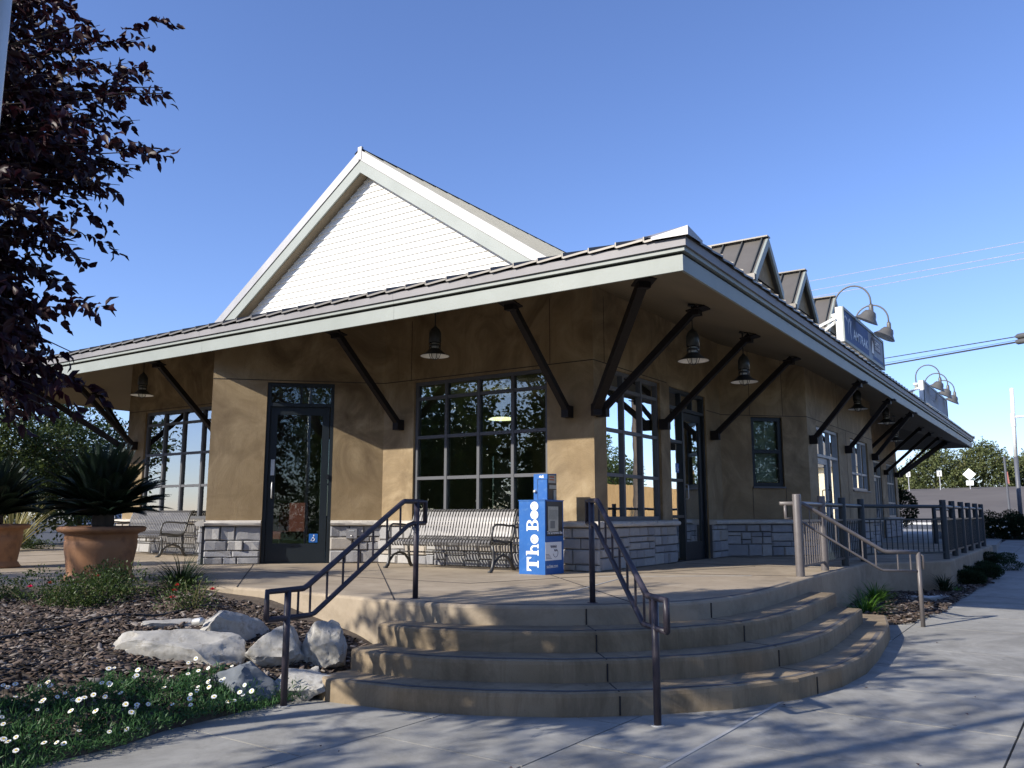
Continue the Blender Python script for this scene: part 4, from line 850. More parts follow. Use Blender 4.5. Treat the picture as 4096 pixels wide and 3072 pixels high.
# ------------------------------------------------------------------ handrails
def handrail(a, b_, ground, label, mat='rail', P=None):
    a = Vector(a); d = Vector(b_) - a; Ls = d.length; d.normalize()
    t = thing('stair_handrail', label, 'handrail', (b_[0], b_[1], ground), 'stair handrails')
    W = lambda s, z: (a.x + d.x * s, a.y + d.y * s, z)
    r = 0.024
    s_b, s_e = 1.40, 1.80
    MB().tube([W(-0.13, 0.700), W(-0.13, 0.905), W(0.0, 0.905), W(0.19, 0.905), W(0.22, 0.89), W(s_b - .02, 0.215), W(s_b + .03, 0.195), W(s_e, 0.195), W(s_e, -0.015)], r, 8).build('top_rail', M[mat], t, True)
    MB().tube([W(-0.13, 0.700), W(0.05, 0.700), W(0.12, 0.685), W(s_b - .10, -0.010), W(s_b - 0.05, -0.02), W(s_e, -0.015)], r * 0.9, 8).build('lower_rail', M[mat], t, True)
    MB().tube([W(0, 0.0), W(0, 0.905)], 0.027, 10).build('post', M[mat], t, True); MB().tube([W(Ls, ground), W(Ls, 0.195)], 0.027, 10).build('post', M[mat], t, True)
    for z, s in ((0.0, 0), (ground, Ls)): MB().lathe([(0, .006), (0.045, .006), (0.05, 0.001)], W(s, z), 14).build('base_collar', M['sealant'] if s else M[mat], t)
    sl = (0.215 - .89) / (s_b - .24)
    for s in np.arange(0.24, s_b, 0.185):
        zt = 0.89 + sl * (s - .22); zl = 0.685 - 0.695 * (s - .12) / (s_b - .22) if s < s_b - .1 else -0.015
        MB().tube([W(s, zl), W(s, zt)], 0.010, 6, False).build('baluster', M[mat], t)
    MB().tube([W(s_b + .08, -0.015), W(s_b + .08, 0.195)], 0.010, 6, False).build('baluster', M[mat], t)
handrail((6.224, 5.281), (4.635, 5.239), -0.68, 'dark painted pipe handrail at the left end of the curved steps, beside the boulders')
handrail((6.80, 3.70), (5.686, 2.591), -0.68, 'dark painted pipe handrail standing midway on the curved steps, right of the newspaper box')
def handrail_p():
    a = Vector((11.155, 3.05)); d = Vector((12.124, 1.768)) - a; Ls = d.length; d.normalize(); n = Vector((d.y, -d.x)) * -0.075
    t = thing('stair_handrail', 'pale sunlit pipe handrail dropping from the terrace railing to the sidewalk at the right', 'handrail', (12.124, 1.768, -0.66), 'stair handrails')
    W = lambda s, z, o=1: (a.x + d.x * s + n.x * o, a.y + d.y * s + n.y * o, z)
    MB().tube([W(-0.20, .925), W(0.09, .925), W(0.13, .91), W(1.13, .32), W(1.18, .305), W(Ls, .30)], 0.026, 10).build('top_rail', M['rail_sunlit'], t, True)
    MB().tube([W(-0.13, .92), W(-0.13, .735), W(-.02, .735)], 0.02, 8).build('end_loop', M['rail_sunlit'], t, True)
    MB().tube([W(-0.02, .70), W(0.06, .70), W(1.06, .10), W(1.12, .07), W(Ls, .055)], 0.016, 8).build('lower_rail', M['rail_sunlit'], t, True)
    MB().tube([W(Ls, -0.68), W(Ls, .30)], 0.028, 10).build('post', M['rail_sunlit'], t, True); MB().bar(W(0, .8, 0), W(0, .8, 1), .03).build('clamp', M['rail_sunlit'], t)
    MB().tube([W(Ls + .0, .28, 1.0), W(Ls + .06, .25, 1), W(Ls + .06, .08, 1)], 0.018, 8).build('end_loop', M['rail_sunlit'], t, True)
    for s in list(np.arange(0.02, 1.2, 0.17)) + [1.33, 1.5]:
        zt = .925 if s < .1 else (.91 - .59 * (s - .13) / 1.0 if s < 1.13 else .30); zl = .70 if s < .06 else (.70 - .60 * (s - .06) if s < 1.06 else .065)
        MB().tube([W(s, zl), W(s, zt)], 0.009, 6, False).build('baluster', M['rail_sunlit'], t)
handrail_p()
# ------------------------------------------------------------------ guard railing
def guard(pts, label, mats=None, pr=0.055):
    t = thing('guard_railing', label, 'railing', (pts[0][0], pts[0][1], 0))
    for i, p in enumerate(pts):
        m = M['rail_sunlit'] if (mats and i < mats) else M['guard']  # first posts take the paint copy with sunlight in its colour
        MB().lathe([(pr, 0), (pr, 1.03), (pr * .93, 1.045), (0, 1.045)], (p[0], p[1], 0), 16).build('post', m, t, True)
    for i, (p, q) in enumerate(zip(pts[:-1], pts[1:])):
        m = M['rail_sunlit'] if (mats and i < mats - 1) else M['guard']; P0, Q0 = Vector(p), Vector(q); d = (Q0 - P0); L = d.length; d.normalize(); a = P0 + d * pr; c = Q0 - d * pr
        MB().tube([(a.x, a.y, .925), (c.x, c.y, .925)], 0.03, 10, False).build('top_rail', m, t, True)
        for z in (0.70, 0.12): MB().bar((a.x, a.y, z), (c.x, c.y, z), 0.03, 0.03).build('rail', m, t)
        k = max(1, round((L - 2 * pr) / 0.125))
        for j in range(1, k): e = a.lerp(c, j / k); MB().tube([(e.x, e.y, .135), (e.x, e.y, .685)], 0.009, 6, False).build('baluster', m, t)
guard([(11.155, 3.05), (12.53, 3.08), (13.87, 3.10), (15.28, 3.13 - .02), (16.95, 2.06), (18.4, 2.08), (19.85, 2.08), (21.3, 2.09), (22.8, 2.09), (24.35, 2.10)], 'long dark steel guard railing with round posts along the right edge of the terrace', 2)
guard([(25.7, 3.35), (26.9, 3.30), (28.3, 3.25)], 'short far guard railing of three dark posts beyond the terrace corner')

# ------------------------------------------------------------------ benches
def bench():
    t = thing('slatted_bench', '', 'bench', (0, 0, 0), 'slatted metal benches by the station wall')
    prof = [(0.03, 0.335), (0.005, 0.36), (0.0, 0.395), (0.02, 0.425), (0.06, 0.44), (0.16, 0.435), (0.30, 0.415), (0.40, 0.405), (0.47, 0.42), (0.515, 0.47), (0.54, 0.54), (0.565, 0.64), (0.595, 0.74), (0.63, 0.82), (0.665, 0.855), (0.70, 0.86), (0.73, 0.835)]
    L = 1.90; n = 35; me = None
    for k in range(n):
        y = 0.045 + (L - 0.09) * k / (n - 1)
        if me is None:
            b = MB(); vs = []
            for i, (x, z) in enumerate(prof):
                x0, z0 = prof[max(0, i - 1)]; x1, z1 = prof[min(len(prof) - 1, i + 1)]; tx, tz = x1 - x0, z1 - z0; l = math.hypot(tx, tz); nx, nz = -tz / l * .004, tx / l * .004
                vs += [(x - nx, -.0165, z - nz), (x - nx, .0165, z - nz), (x + nx, .0165, z + nz), (x + nx, -.0165, z + nz)]
            m = len(prof); b.add(vs, [(i * 4 + q, i * 4 + (q + 1) % 4, (i + 1) * 4 + (q + 1) % 4, (i + 1) * 4 + q) for i in range(m - 1) for q in range(4)] + [(3, 2, 1, 0), (m * 4 - 4, m * 4 - 3, m * 4 - 2, m * 4 - 1)])
            o = b.build('slat', M['bench'], t); me = o.data
        else: o = link('slat', me, t, (0, 0, 0))
        o.location = (0, y, 0)
    for y in (0.0, L / 2, L) if False else (0.0, L):
        b = MB()
        def flat(pts, w, h):
            for p, q in zip(pts[:-1], pts[1:]): b.bar((p[0], y, p[1]), (q[0], y, q[1]), w, h, up=(0, 1, 0))
        b2 = [(0.0, 0.0), (0.035, 0.06), (0.06, 0.16), (0.06, 0.27), (0.03, 0.35), (0.0, 0.39)]
        b.tube([(x, y, z) for x, z in [(-0.05, 0.01), (0.0, 0.012), (0.035, 0.07), (0.06, 0.16), (0.06, 0.27), (0.035, 0.36)]], [.02, .026, .022, .02, .02, .022], 8)
        b.tube([(x, y, z) for x, z in [(0.60, 0.01), (0.56, 0.012), (0.53, 0.07), (0.505, 0.18), (0.49, 0.30), (0.49, 0.40)]], [.02, .026, .022, .02, .02, .022], 8)
        b.tube([(x, y, z) for x, z in [(0.03, 0.03), (0.07, 0.11), (0.15, 0.19), (0.28, 0.225), (0.41, 0.19), (0.49, 0.11), (0.53, 0.03)]], 0.019, 8)
        b.lathe([(0, .035), (.035, .0), (0, -.035)], (0.28, y, 0.235), 10)
        b.tube([(x + .012, y, z - .012) for x, z in prof[3:]], 0.019, 8)
        b.tube([(x, y, z) for x, z in [(0.03, 0.43), (0.02, 0.52), (0.05, 0.61), (0.12, 0.645), (0.30, 0.64), (0.44, 0.625), (0.55, 0.63)]], 0.015, 8)
        b.build('end_frame', M['cast'], t, True)
    MB().tube([(0.28, 0, 0.235), (0.28, L, 0.235)], 0.012, 8).build('stretcher', M['bench'], t, True)
    for x, z in ((0.10, 0.42), (0.38, 0.39), (0.565, 0.60), (0.63, 0.79)): MB().bar((x + (0.012 if z > .5 else 0), 0, z - .012), (x + (0.012 if z > .5 else 0), L, z - .012), 0.03, 0.012).build('cross_bar', M['cast'], t)
    return t
b1 = bench(); b1.location = (9.50, 6.73, 0); relabel(b1, 'silver slatted metal bench under the big front window, beside the blue newspaper box')
b2 = copy_tree(b1); b2.location = (9.50, 14.30, 0); relabel(b2, 'silver slatted metal bench at far left, half hidden behind the palm pot')

# ------------------------------------------------------------------ newspaper box
nb = thing('newspaper_box', 'blue newspaper vending box with white vertical lettering and a coin box on top', 'vending box', (9.85, 6.1, 0))
bx0, bx1, by0, by1, bz = 9.56, 10.04, 5.90, 6.31, 0.965
MB().box(bx0, bx1, by0, by1, 0.0, bz).build('cabinet', M['blue'], nb)
MB().box(bx0 - .008, bx1 + .008, by0 - .008, by1 + .008, bz, bz + .012).build('lid', M['blue'], nb)
cx0, cx1, cy0, cy1, cz = 9.76, 10.00, 5.98, 6.20, 1.33
b = MB(); b.hexa([(cx0, cy0, bz + .012), (cx1, cy0, bz + .012), (cx1, cy1, bz + .012), (cx0, cy1, bz + .012), (cx0, cy0, cz), (cx1, cy0, cz + .01), (cx1, cy1, cz + .01), (cx0, cy1, cz)]); b.build('coin_box', M['blue'], nb)
b = MB(); b.box(cx0 - .006, cx0 - .001, cy0 + .004, cy0 + .15, bz + .02, cz - .075); b.build('coin_door', M['blue'], nb)
b = MB(); b.box(cx0 - .0075, cx0 - .0015, cy0 + .149, cy0 + .154, bz + .02, cz - .07); b.box(cx0 - .0075, cx0 - .0015, cy0 + .004, cy0 + .154, cz - .075, cz - .07); b.build('door_gap', M['black'], nb)
MB().lathe([(0, .028), (.018, .028), (.024, .0)], (cx0, cy1 - .025, bz + .13), 16, Matrix.Rotation(R(-90), 4, 'Y')).build('lock_knob', M['galv'], nb, True)
b = MB(); b.add([(cx0 - .002, cy0 + .135, cz - .045), (cx0 - .002, cy0 + .06, cz - .055), (cx0 - .002, cy0 + .065, cz - .01), (cx0 - .002, cy0 + .085, cz - .03), (cx0 - .002, cy0 + .12, cz - .02)], [(0, 1, 2, 3, 4)]); b.build('torn_sticker', M['white'], nb)
b = MB(); b.box(cx0 + .01, cx1 - .01, cy0 - .004, cy0 - .0005, bz + .02, cz - .005); b.build('coin_panel', M['black'], nb)
b = MB(); b.box(cx0 + .02, cx1 - .03, cy0 - .006, cy0 - .0045, cz - .12, cz - .015); b.box(cx0 + .04, cx1 - .02, cy0 - .007, cy0 - .0045, cz - .20, cz - .15); b.box(cx0 + .15, cx1 - .03, cy0 - .012, cy0 - .0045, bz - .03, bz + .15); b.build('instruction_card', M['paper'], nb)
b = MB(); b.box(cx0 + .04, cx1 - .07, cy0 - .0075, cy0 - .0065, cz - .05, cz - .03); b.box(cx0 + .04, cx1 - .07, cy0 - .0075, cy0 - .0065, cz - .085, cz - .07); b.build('card_print', plain('orange_print', (0.5, .12, .04), .8), nb)
# -y face: window with paper, placard
b = MB(); b.box(bx0 + .035, bx1 - .03, by0 - .006, by0 - .001, 0.50, bz - .01); b.build('paper_window', M['black'], nb)
b = MB(); b.box(bx0 + .07, bx0 + .33, by0 - .010, by0 - .0065, 0.56, 0.89); b.build('newspaper', M['paper'], nb)
b = MB()
for k in range(10): b.box(bx0 + .09, bx0 + .31, by0 - .0115, by0 - .0102, 0.72 + k * .013, 0.725 + k * .013)
b.box(bx0 + .12, bx0 + .24, by0 - .0115, by0 - .0102, .60, .70); b.build('newspaper_print', plain('newsprint_ink', (.22, .22, .2), .9), nb)
mesh_text('lettering', 'The Sacramento Bee', 0.055, M['white'], nb, (bx0 + .04, by0 - .008, 0.525), (1, 0, 0), (0, 0, 1), 0.001, width=.40)
MB().box(bx0 + .005, bx1 - .06, by0 - .004, by0 - .001, 0.18, 0.42).build('placard', M['white'], nb)
b = MB(); b.tube([(bx0 + .26 + .055 * math.cos(a) * 1.1, by0 - .006, 0.275 + .055 * math.sin(a)) for a in np.linspace(3.3, 6.6, 16)] + [(bx0 + .315, by0 - .006, .30)], 0.0035, 4)
b.tube([(bx0 + .13 + .16 * q / 30, by0 - .006, .36 + .022 * math.sin(q * 1.7)) for q in range(31)], 0.0022, 4); b.tube([(bx0 + .22 + .09 * q / 20, by0 - .006, .31 + .016 * math.sin(q * 1.9)) for q in range(21)], 0.0022, 4); b.build('scribble', M['ink'], nb)
b = MB()
for k in range(4): b.box(bx0 + .01, bx0 + .16 - k * .02, by0 - .0055, by0 - .0045, .205 + k * .018, .211 + k * .018)
b.build('placard_print', M['ink'], nb)
mesh_text('lettering', 'sacbee.com', 0.065, M['white'], nb, (bx0 + .03, by0 - .004, 0.085), (1, 0, 0), (0, 0, 1), 0.001, width=.29)
# -x face: big serif lettering running upwards (x' = up, y' = +Y)
def gl(name='lettering'): return MB()
FX = bx0 - .003
LAY = [0.0]
def T2(x, y): return (FX - LAY[0], 6.0 + y, 0.045 + x)    # x along reading direction (up), y letter height
def rect(b, x0, x1, y0, y1):
    LAY[0] = (LAY[0] + .00013) % .0025
    b.add([T2(x0, y0), T2(x1, y0), T2(x1, y1), T2(x0, y1)], [(0, 1, 2, 3)])
def ringseg(b, cx, cy, rx0, ry0, rx1, ry1, a0, a1, n=14):
    LAY[0] = (LAY[0] + .00013) % .0025
    vs = []
    for i in range(n + 1): a = R(a0 + (a1 - a0) * i / n); vs += [T2(cx + rx0 * math.cos(a), cy + ry0 * math.sin(a)), T2(cx + rx1 * math.cos(a), cy + ry1 * math.sin(a))]
    b.add(vs, [(2 * i, 2 * i + 1, 2 * i + 3, 2 * i + 2) for i in range(n)])
H = 0.185
b = gl(); rect(b, 0.065, 0.115, 0.0, H); rect(b, 0.045, 0.135, -0.0005, 0.016); rect(b, 0.0, 0.18, H - .03, H); b.add([T2(0, H - .03), T2(0, H - .075), T2(0.012, H - .07), T2(0.035, H - .03)], [(0, 1, 2, 3)]); b.add([T2(.18, H - .03), T2(.18, H - .075), T2(.168, H - .07), T2(.145, H - .03)], [(0, 1, 2, 3)]); b.build('lettering', M['white'], nb)
b = gl(); o = 0.20; rect(b, o + .018, o + .058, 0, H + .01); rect(b, o, o + .075, -.0005, .014); rect(b, o, o + .058, H - .002, H + .0105); ringseg(b, o + .085, .065, .028, .035, .052, .062, 0, 150); rect(b, o + .113, o + .137, 0.0, .066); rect(b, o + .095, o + .153, -.0006, .014); b.build('lettering', M['white'], nb)
def globe(o):
    b = MB(); b.add([T2(o + .060 * math.cos(a), .062 + .062 * math.sin(a)) for a in np.linspace(0, 2 * math.pi, 22)[:-1]], [tuple(range(21))]); b.build('lettering', M['white'], nb)
    b = MB(); pts = [(-.045, .03), (-.03, .085), (-.01, .05), (.0, .10), (.012, .055), (.03, .088), (.045, .05)]
    b.tube([(FX - .002, 6.0 + y + .004, 0.045 + o + x) for x, y in pts], .0032, 4)
    for yy in (.062, .075, .088): b.tube([(FX - .002, 6.0 + yy + .02, .045 + o - .028), (FX - .002, 6.0 + yy + .018, .045 + o + .03)], .0022, 4)
    b.build('letter_shading', M['ink'], nb)
globe(0.415)
o = 0.52; b = gl(); rect(b, o + .018, o + .062, 0, H); rect(b, o, o + .062, -.0005, .015); rect(b, o, o + .062, H - .015, H + .0005)
ringseg(b, o + .085, H * .27, .028, .033, .068, .050, -90, 90); ringseg(b, o + .085, H * .76, .024, .027, .060, .0447, -90, 90); rect(b, o + .06, o + .09, 0, .018); rect(b, o + .06, o + .09, H / 2 - .009, H / 2 + .011); rect(b, o + .06, o + .09, H - .018, H); b.build('lettering', M['white'], nb)
globe(0.735); globe(0.848)

# ------------------------------------------------------------------ trash receptacle
tr = thing('trash_receptacle', 'dark slatted metal litter bin by the far side wall', 'litter bin', (24.9, 4.95, 0))
for k in range(28):
    a = 2 * math.pi * k / 28; c, s = math.cos(a), math.sin(a); MB().tube([(24.9 + .26 * c, 4.95 + .26 * s, .05), (24.9 + .27 * c, 4.95 + .27 * s, .75), (24.9 + .33 * c, 4.95 + .33 * s, .95)], .012, 4).build('slat', M['poled'], tr)
for z, r_ in ((.08, .255), (.75, .26), (.95, .325)): MB().lathe([(r_, 0), (r_ + .02, 0), (r_ + .02, .03), (r_, .03), (r_, 0)], (24.9, 4.95, z), 28).build('hoop', M['poled'], tr)
MB().lathe([(0, .06), (.23, .06), (.23, .8), (.22, .8)], (24.9, 4.95, 0), 20).build('liner', M['black'], tr)

# ------------------------------------------------------------------ pots and sago palms
def pot(loc, label, s=0.90):
    x, y, z = loc; t = thing('terracotta_pot', label, 'plant pot', loc, 'large terracotta pots')
    pr = [(0.0, 0.0), (0.44, 0.0), (0.455, 0.02), (0.43, 0.05), (0.415, 0.085), (0.395, 0.095), (0.40, 0.13), (0.42, 0.28), (0.445, 0.42), (0.45, 0.52), (0.44, 0.535), (0.455, 0.555), (0.445, 0.60), (0.47, 0.625), (0.535, 0.645), (0.55, 0.675), (0.545, 0.70), (0.52, 0.715), (0.47, 0.70), (0.455, 0.66)]
    MB().lathe([(r_ * s, h * s) for r_, h in pr], loc, 48).build('body', M['terra'], t, True)
    MB().lathe([(0.46 * s, .655 * s), (0.2 * s, .68 * s), (0, .69 * s)], loc, 24).build('soil', M['soil'], t, True)
pot((5.80, 9.90, 0), 'big terracotta pot holding the large dark palm, near the left end of the terrace'); pot((6.25, 13.6, 0), 'terracotta pot cut by the left frame edge holding the second palm')
def sago(loc, label, n=46, s=1.0, seed=1):
    rr = np.random.default_rng(seed); x, y, z = loc; t = thing('sago_palm', label, 'palm', loc, 'sago palms in pots')
    MB().lathe([(0.0, -0.02), (0.11, -0.02), (0.13, 0.05), (0.12, 0.14), (0.06, 0.2), (0, 0.21)], loc, 14).build('trunk', M['bark'], t, True)
    for k in range(n):
        az = k * 2.39996 + rr.uniform(-.2, .2); el = R(88 - 76 * (k / n) ** 1.0 + rr.uniform(-5, 5)); Lf = s * (.98 - .22 * k / n) * rr.uniform(.92, 1.05)
        h = np.array([math.cos(az), math.sin(az), 0]); p = np.array([x, y, z + .12]) + h * .05; m = 22; pts = [p.copy()]; e = el
        for i in range(m):
            e -= R(0.5 + 1.5 * i / m) * (0.6 if el > 1 else 1.0); p = p + (h * math.cos(e) + np.array([0, 0, math.sin(e)])) * Lf / m; pts.append(p.copy())
        pts = np.array(pts); side = np.array([-h[1], h[0], 0.]); P_, D_, N_, L_, W_ = [], [], [], [], []
        for i in range(3, m + 1):
            tang = pts[min(i, m)] - pts[i - 1]; tang /= np.linalg.norm(tang); up = np.cross(side, tang); up = up if up[2] > 0 else -up
            ll = 0.15 * s * math.sin(math.pi * min(1, (i / m) * 0.86 + 0.10)) + 0.015
            for f in (0, .17, .33, .5, .67, .83):
                q = pts[i - 1] * (1 - f) + pts[min(i, m)] * f
                for sg in (-1, 1):
                    P_.append(q); D_.append(side * sg * 0.78 + tang * 0.62 + up * 0.35); N_.append(up); L_.append(ll * rr.uniform(.9, 1.1)); W_.append(.0075)
        V, F = leaves_mesh(np.array(P_), np.array(D_), np.array(N_), L_, W_)
        # rachis as thin strip
        b0 = len(V); st = np.concatenate([pts + side * .004, pts - side * .004]); V = np.concatenate([V, st]); mm = len(pts)
        F = np.concatenate([F, np.array([[b0 + i, b0 + i + 1, b0 + mm + i + 1, b0 + mm + i] for i in range(mm - 1)])]); npmesh('frond', V, F, M['sago'], t)
sago((5.80, 9.90, 0.63), 'large dark sago palm spreading from the big terracotta pot', 104, .93, 3); sago((6.25, 13.6, 0.63), 'second sago palm, half cut by the left edge', 90, .95, 5)

# ------------------------------------------------------------------ boulders
def boulder(c, sx, sy, sz, label, mat='rock', seed=0, rz_=0, tilt=0):
    import bmesh
    rr = random.Random(seed); bm = bmesh.new(); bmesh.ops.create_icosphere(bm, subdivisions=5, radius=1)
    planes = []
    for _ in range(16):
        v = Vector((rr.gauss(0, 1), rr.gauss(0, 1), rr.gauss(0, 1))).normalized(); planes.append((v, rr.uniform(0.48, 0.84)))
    from mathutils import noise
    for v in bm.verts:
        p = v.co.copy()
        for n_, d in planes:
            k = p.dot(n_)
            if k > d: p -= n_ * (k - d) * 0.98
        nz = noise.noise(p * 2.3 + Vector((seed, 0, 0))) * .12 + noise.noise(p * 6 + Vector((0, seed, 0))) * .06 + noise.noise(p * 15 + Vector((0, 0, seed))) * .03
        v.co = p * (1 + nz)
    m = Matrix.Translation(c) @ Matrix.Rotation(R(rz_), 4, 'Z') @ Matrix.Rotation(R(tilt), 4, 'X') @ Matrix.Diagonal((sx, sy, sz, 1))
    bmesh.ops.transform(bm, matrix=Matrix.Translation(-Vector(c)) @ m, verts=bm.verts)
    me = bpy.data.meshes.new('boulder'); bm.to_mesh(me); bm.free(); me.materials.append(M[mat]); me.polygons.foreach_set('use_smooth', [True] * len(me.polygons))
    try: me.set_sharp_from_angle(angle=R(24))
    except Exception: pass
    o = link('boulder', me, None, c, label=label, category='rock', group='boulders edging the flower bed'); return o
boulder((4.52, 6.30, -0.44), 0.30, 0.88, 0.30, 'largest long flat pale boulder behind the white daisies', 'rock', 3, 50, 10)
boulder((4.92, 7.00, -0.27), 0.16, 0.46, 0.15, 'low pale boulder lying behind the largest one', 'rock', 5, 60)
boulder((5.02, 6.45, -0.28), 0.26, 0.40, 0.30, 'pale boulder with pointed top, right behind the largest one', 'rock', 8, 70, 18)
boulder((4.52, 5.62, -0.58), 0.28, 0.42, 0.24, 'dark grey rounded boulder left of the handrail post', 'rock_g', 11, 40)
boulder((5.10, 5.86, -0.42), 0.28, 0.42, 0.32, 'broad pale blocky boulder behind the left handrail post', 'rock', 14, 55)
boulder((5.36, 5.58, -0.40), 0.17, 0.21, 0.28, 'upright pale boulder nearest the curved steps', 'rock', 17, 10)
boulder((4.86, 5.38, -0.60), 0.20, 0.32, 0.17, 'low pale boulder at the sidewalk edge, right of the handrail post', 'rock', 21, 50)
boulder((5.18, 5.50, -0.55), 0.09, 0.10, 0.09, 'fist sized grey stone wedged between the pale boulders', 'rock', 25)

# ------------------------------------------------------------------ mulch chips
def chips(region, zf, n, name, size=0.018):
    P_ = []; 
    while len(P_) < n:
        x, y = random.uniform(region[0], region[1]), random.uniform(region[2], region[3])
        if region[4](x, y): P_.append((x, y, zf(x, y)))
    P_ = np.array(P_); n = len(P_); ang = rng.uniform(0, math.tau, n); L = rng.gamma(4, size / 3, n) + .006; Wd = L * rng.uniform(.25, .6, n); T = rng.uniform(.003, .008, n); tl = rng.normal(0, .28, n); tl2 = rng.normal(0, .25, n)
    ax = np.stack([np.cos(ang) * np.cos(tl), np.sin(ang) * np.cos(tl), np.sin(tl)], 1); ay = np.stack([-np.sin(ang) * np.cos(tl2), np.cos(ang) * np.cos(tl2), np.sin(tl2)], 1); az = np.cross(ax, ay)
    P_[:, 2] += rng.uniform(0.0, 0.018, n)
    cs = []
    for sx, sy, sz in ((-1, -1, 0), (1, -.7, 0), (1, .8, 0), (-1, 1, 0), (-.8, -.8, 1), (.8, -.6, 1), (.9, .7, 1), (-.9, .8, 1)): cs.append(P_ + ax * (L * sx)[:, None] + ay * (Wd * sy)[:, None] + az * (T * sz)[:, None])
    V = np.stack(cs, 1).reshape(-1, 3); i = np.arange(n)[:, None] * 8; fl = np.array([(4, 5, 6, 7), (0, 1, 5, 4), (1, 2, 6, 5), (2, 3, 7, 6), (3, 0, 4, 7)])
    F = (i[:, None, :] + fl[None]).reshape(-1, 4); mi = np.repeat(rng.choice(4, n, p=[.35, .3, .22, .13]), 5).astype(np.int32)
    npmesh(name, V, F, [plain('bark_dark', (.030, .02, .015), .95), plain('bark_mid', (.075, .05, .036), .95), plain('bark_pale', (.15, .11, .085), .95), plain('bark_grey', (.24, .205, .175), .95)], None, None, mi, kind='stuff')
def in_bed(x, y): return y > edge_y(x) + .04 and (x < 5.9 or y > 8.2) and x < 6.0 - 0.45 * max(0, y - 8.3) and (x < 5.45 or y > 5.4)
chips((2.2, 6.05, 5.3, 10.5, in_bed), bed_z, 15000, 'bark_mulch', 0.016)
def in_strip(x, y): ylo = np.interp(x, [9.6, 12.0, 12.3, 13.7, 15.5, 18.5, 25, 26], [2.25, 2.22, 1.95, 1.72, 1.66, 1.42, 1.80, 1.9]); return ylo + .03 < y and (x > 12.2 or y > 2.35)
chips((11.1, 20, 1.5, 2.95, in_strip), strip_z, 7000, 'bark_mulch', 0.02)
# fallen leaves and litter on paving
b = MB()
for _ in range(46):
    x = random.uniform(3.3, 12); y = random.uniform(-0.4, 5.0)
    if (x > 5.0 and y > 2.3): continue
    a = random.uniform(0, 6.28); s_ = random.uniform(.008, .02); z = zs(x) + .006; c, s = math.cos(a) * s_, math.sin(a) * s_
    b.add([(x - c, y - s, z), (x + s * .6, y - c * .6, z + .006), (x + c, y + s, z + .002), (x - s * .6, y + c * .6, z + .007)], [(0, 1, 2, 3)])
b.build('fallen_leaves', plain('dead_leaf', (.05, .018, .015), .8), None, kind='stuff')

# ------------------------------------------------------------------ plants
def blades(name, loc, n, hgt, spread, mat, w, t, seed=0, droop=1.0, **kw):
    rr = np.random.default_rng(seed); Vs, Fs = [], []; o = 0
    for k in range(n):
        az = rr.uniform(0, math.tau); el = R(rr.uniform(35, 88)); L = hgt * rr.uniform(.7, 1.15); h = np.array([math.cos(az), math.sin(az), 0]); sd_ = np.array([-h[1], h[0], 0]); r0 = rr.uniform(0, spread)
        p = np.array(loc, float) + h * r0 + np.array([0, 0, -.01]); m = 7; e = el; pl, pr_ = [], []
        for i in range(m + 1):
            ww = w * (1 - (i / m) ** 1.6) * .5 + .0006; pl.append(p + sd_ * ww); pr_.append(p - sd_ * ww); e -= R(9 * droop * (0.4 + i / m * 1.8)); p = p + (h * math.cos(e) + np.array([0, 0, math.sin(e)])) * L / m
        Vs += pl + pr_; Fs += [(o + i, o + i + 1, o + m + 2 + i, o + m + 1 + i) for i in range(m)]; o += 2 * (m + 1)
    return npmesh(name, np.array(Vs), np.array(Fs), M[mat], t, **kw)
def lily(loc, label, n=120, h=.42, mat='lily', grp='clumps of strap leaves', nm='lily_clump', seed=0, w=.016, droop=1.0, cat='plant'):
    t = thing(nm, label, cat, loc, grp); blades('leaf_blades', loc, n, h, .09, mat, w, t, seed, droop, kind='stuff'); return t
lily((12.75, 2.62, -.63), 'bright green strap leaved clump nearest the curved steps', 150, .50, seed=2)
lily((14.0, 2.72, -.57), 'bright green strap leaved clump behind the first one, against the terrace wall', 130, .46, seed=4)
lily((5.95, 8.50, -.12), 'dark green grassy clump by the terrace edge in the left bed', 420, .55, 'dgreen', 'clumps of strap leaves', 'grass_clump', 7, .009, 0.8)
lily((15.9, 2.0, -.46), 'dark strap leaved clump beside the flat utility lid', 110, .36, 'dgreen', seed=9)
lily((16.3, 1.85, -.50), 'small pale green tuft at the sidewalk edge', 40, .14, 'lily', seed=11)
def shrub(name, loc, r, h, n, mat, label, leaf=.03, grp=None, seed=0, cat='shrub', lobes=7):
    rr = np.random.default_rng(seed); t = thing(name, label, cat, loc, grp); c = np.array(loc, float)
    cc = rr.normal(size=(lobes, 3)) * np.array([r * .45, r * .45, h * .18]) + c + [0, 0, h * .5]; k = rr.integers(0, lobes, n); v = rvec(n); rad = rr.uniform(.3, 1, n) ** .5
    P_ = cc[k] + v * rad[:, None] * np.array([r * .55, r * .55, h * .42]); P_[:, 2] = np.maximum(P_[:, 2], c[2] + .01)
    D_ = v + rvec(n) * .8 + [0, 0, .3]; V, F = leaves_mesh(P_, D_, rvec(n), leaf * rr.uniform(.6, 1.3, n), leaf * .5 * rr.uniform(.7, 1.2, n)); npmesh('foliage', V, F, M[mat], t, kind='stuff')
    for q in range(6):
        e = cc[q % lobes]; MB().tube([tuple(c), tuple((c + e) / 2 + rr.normal(size=3) * .03), tuple(e)], [.008, .006, .003], 5).build('stem', M['bark'], t)
    return t, cc
shrub('low_shrub', (17.6, 1.75, -.48), .38, .26, 6500, 'dgreen', 'low grey green shrub nearest the utility lid along the terrace wall', .035, 'low shrubs along the terrace wall', 1)
shrub('low_shrub', (18.8, 1.70, -.46), .40, .26, 6000, 'dgreen', 'middle low shrub along the terrace wall', .035, 'low shrubs along the terrace wall', 2)
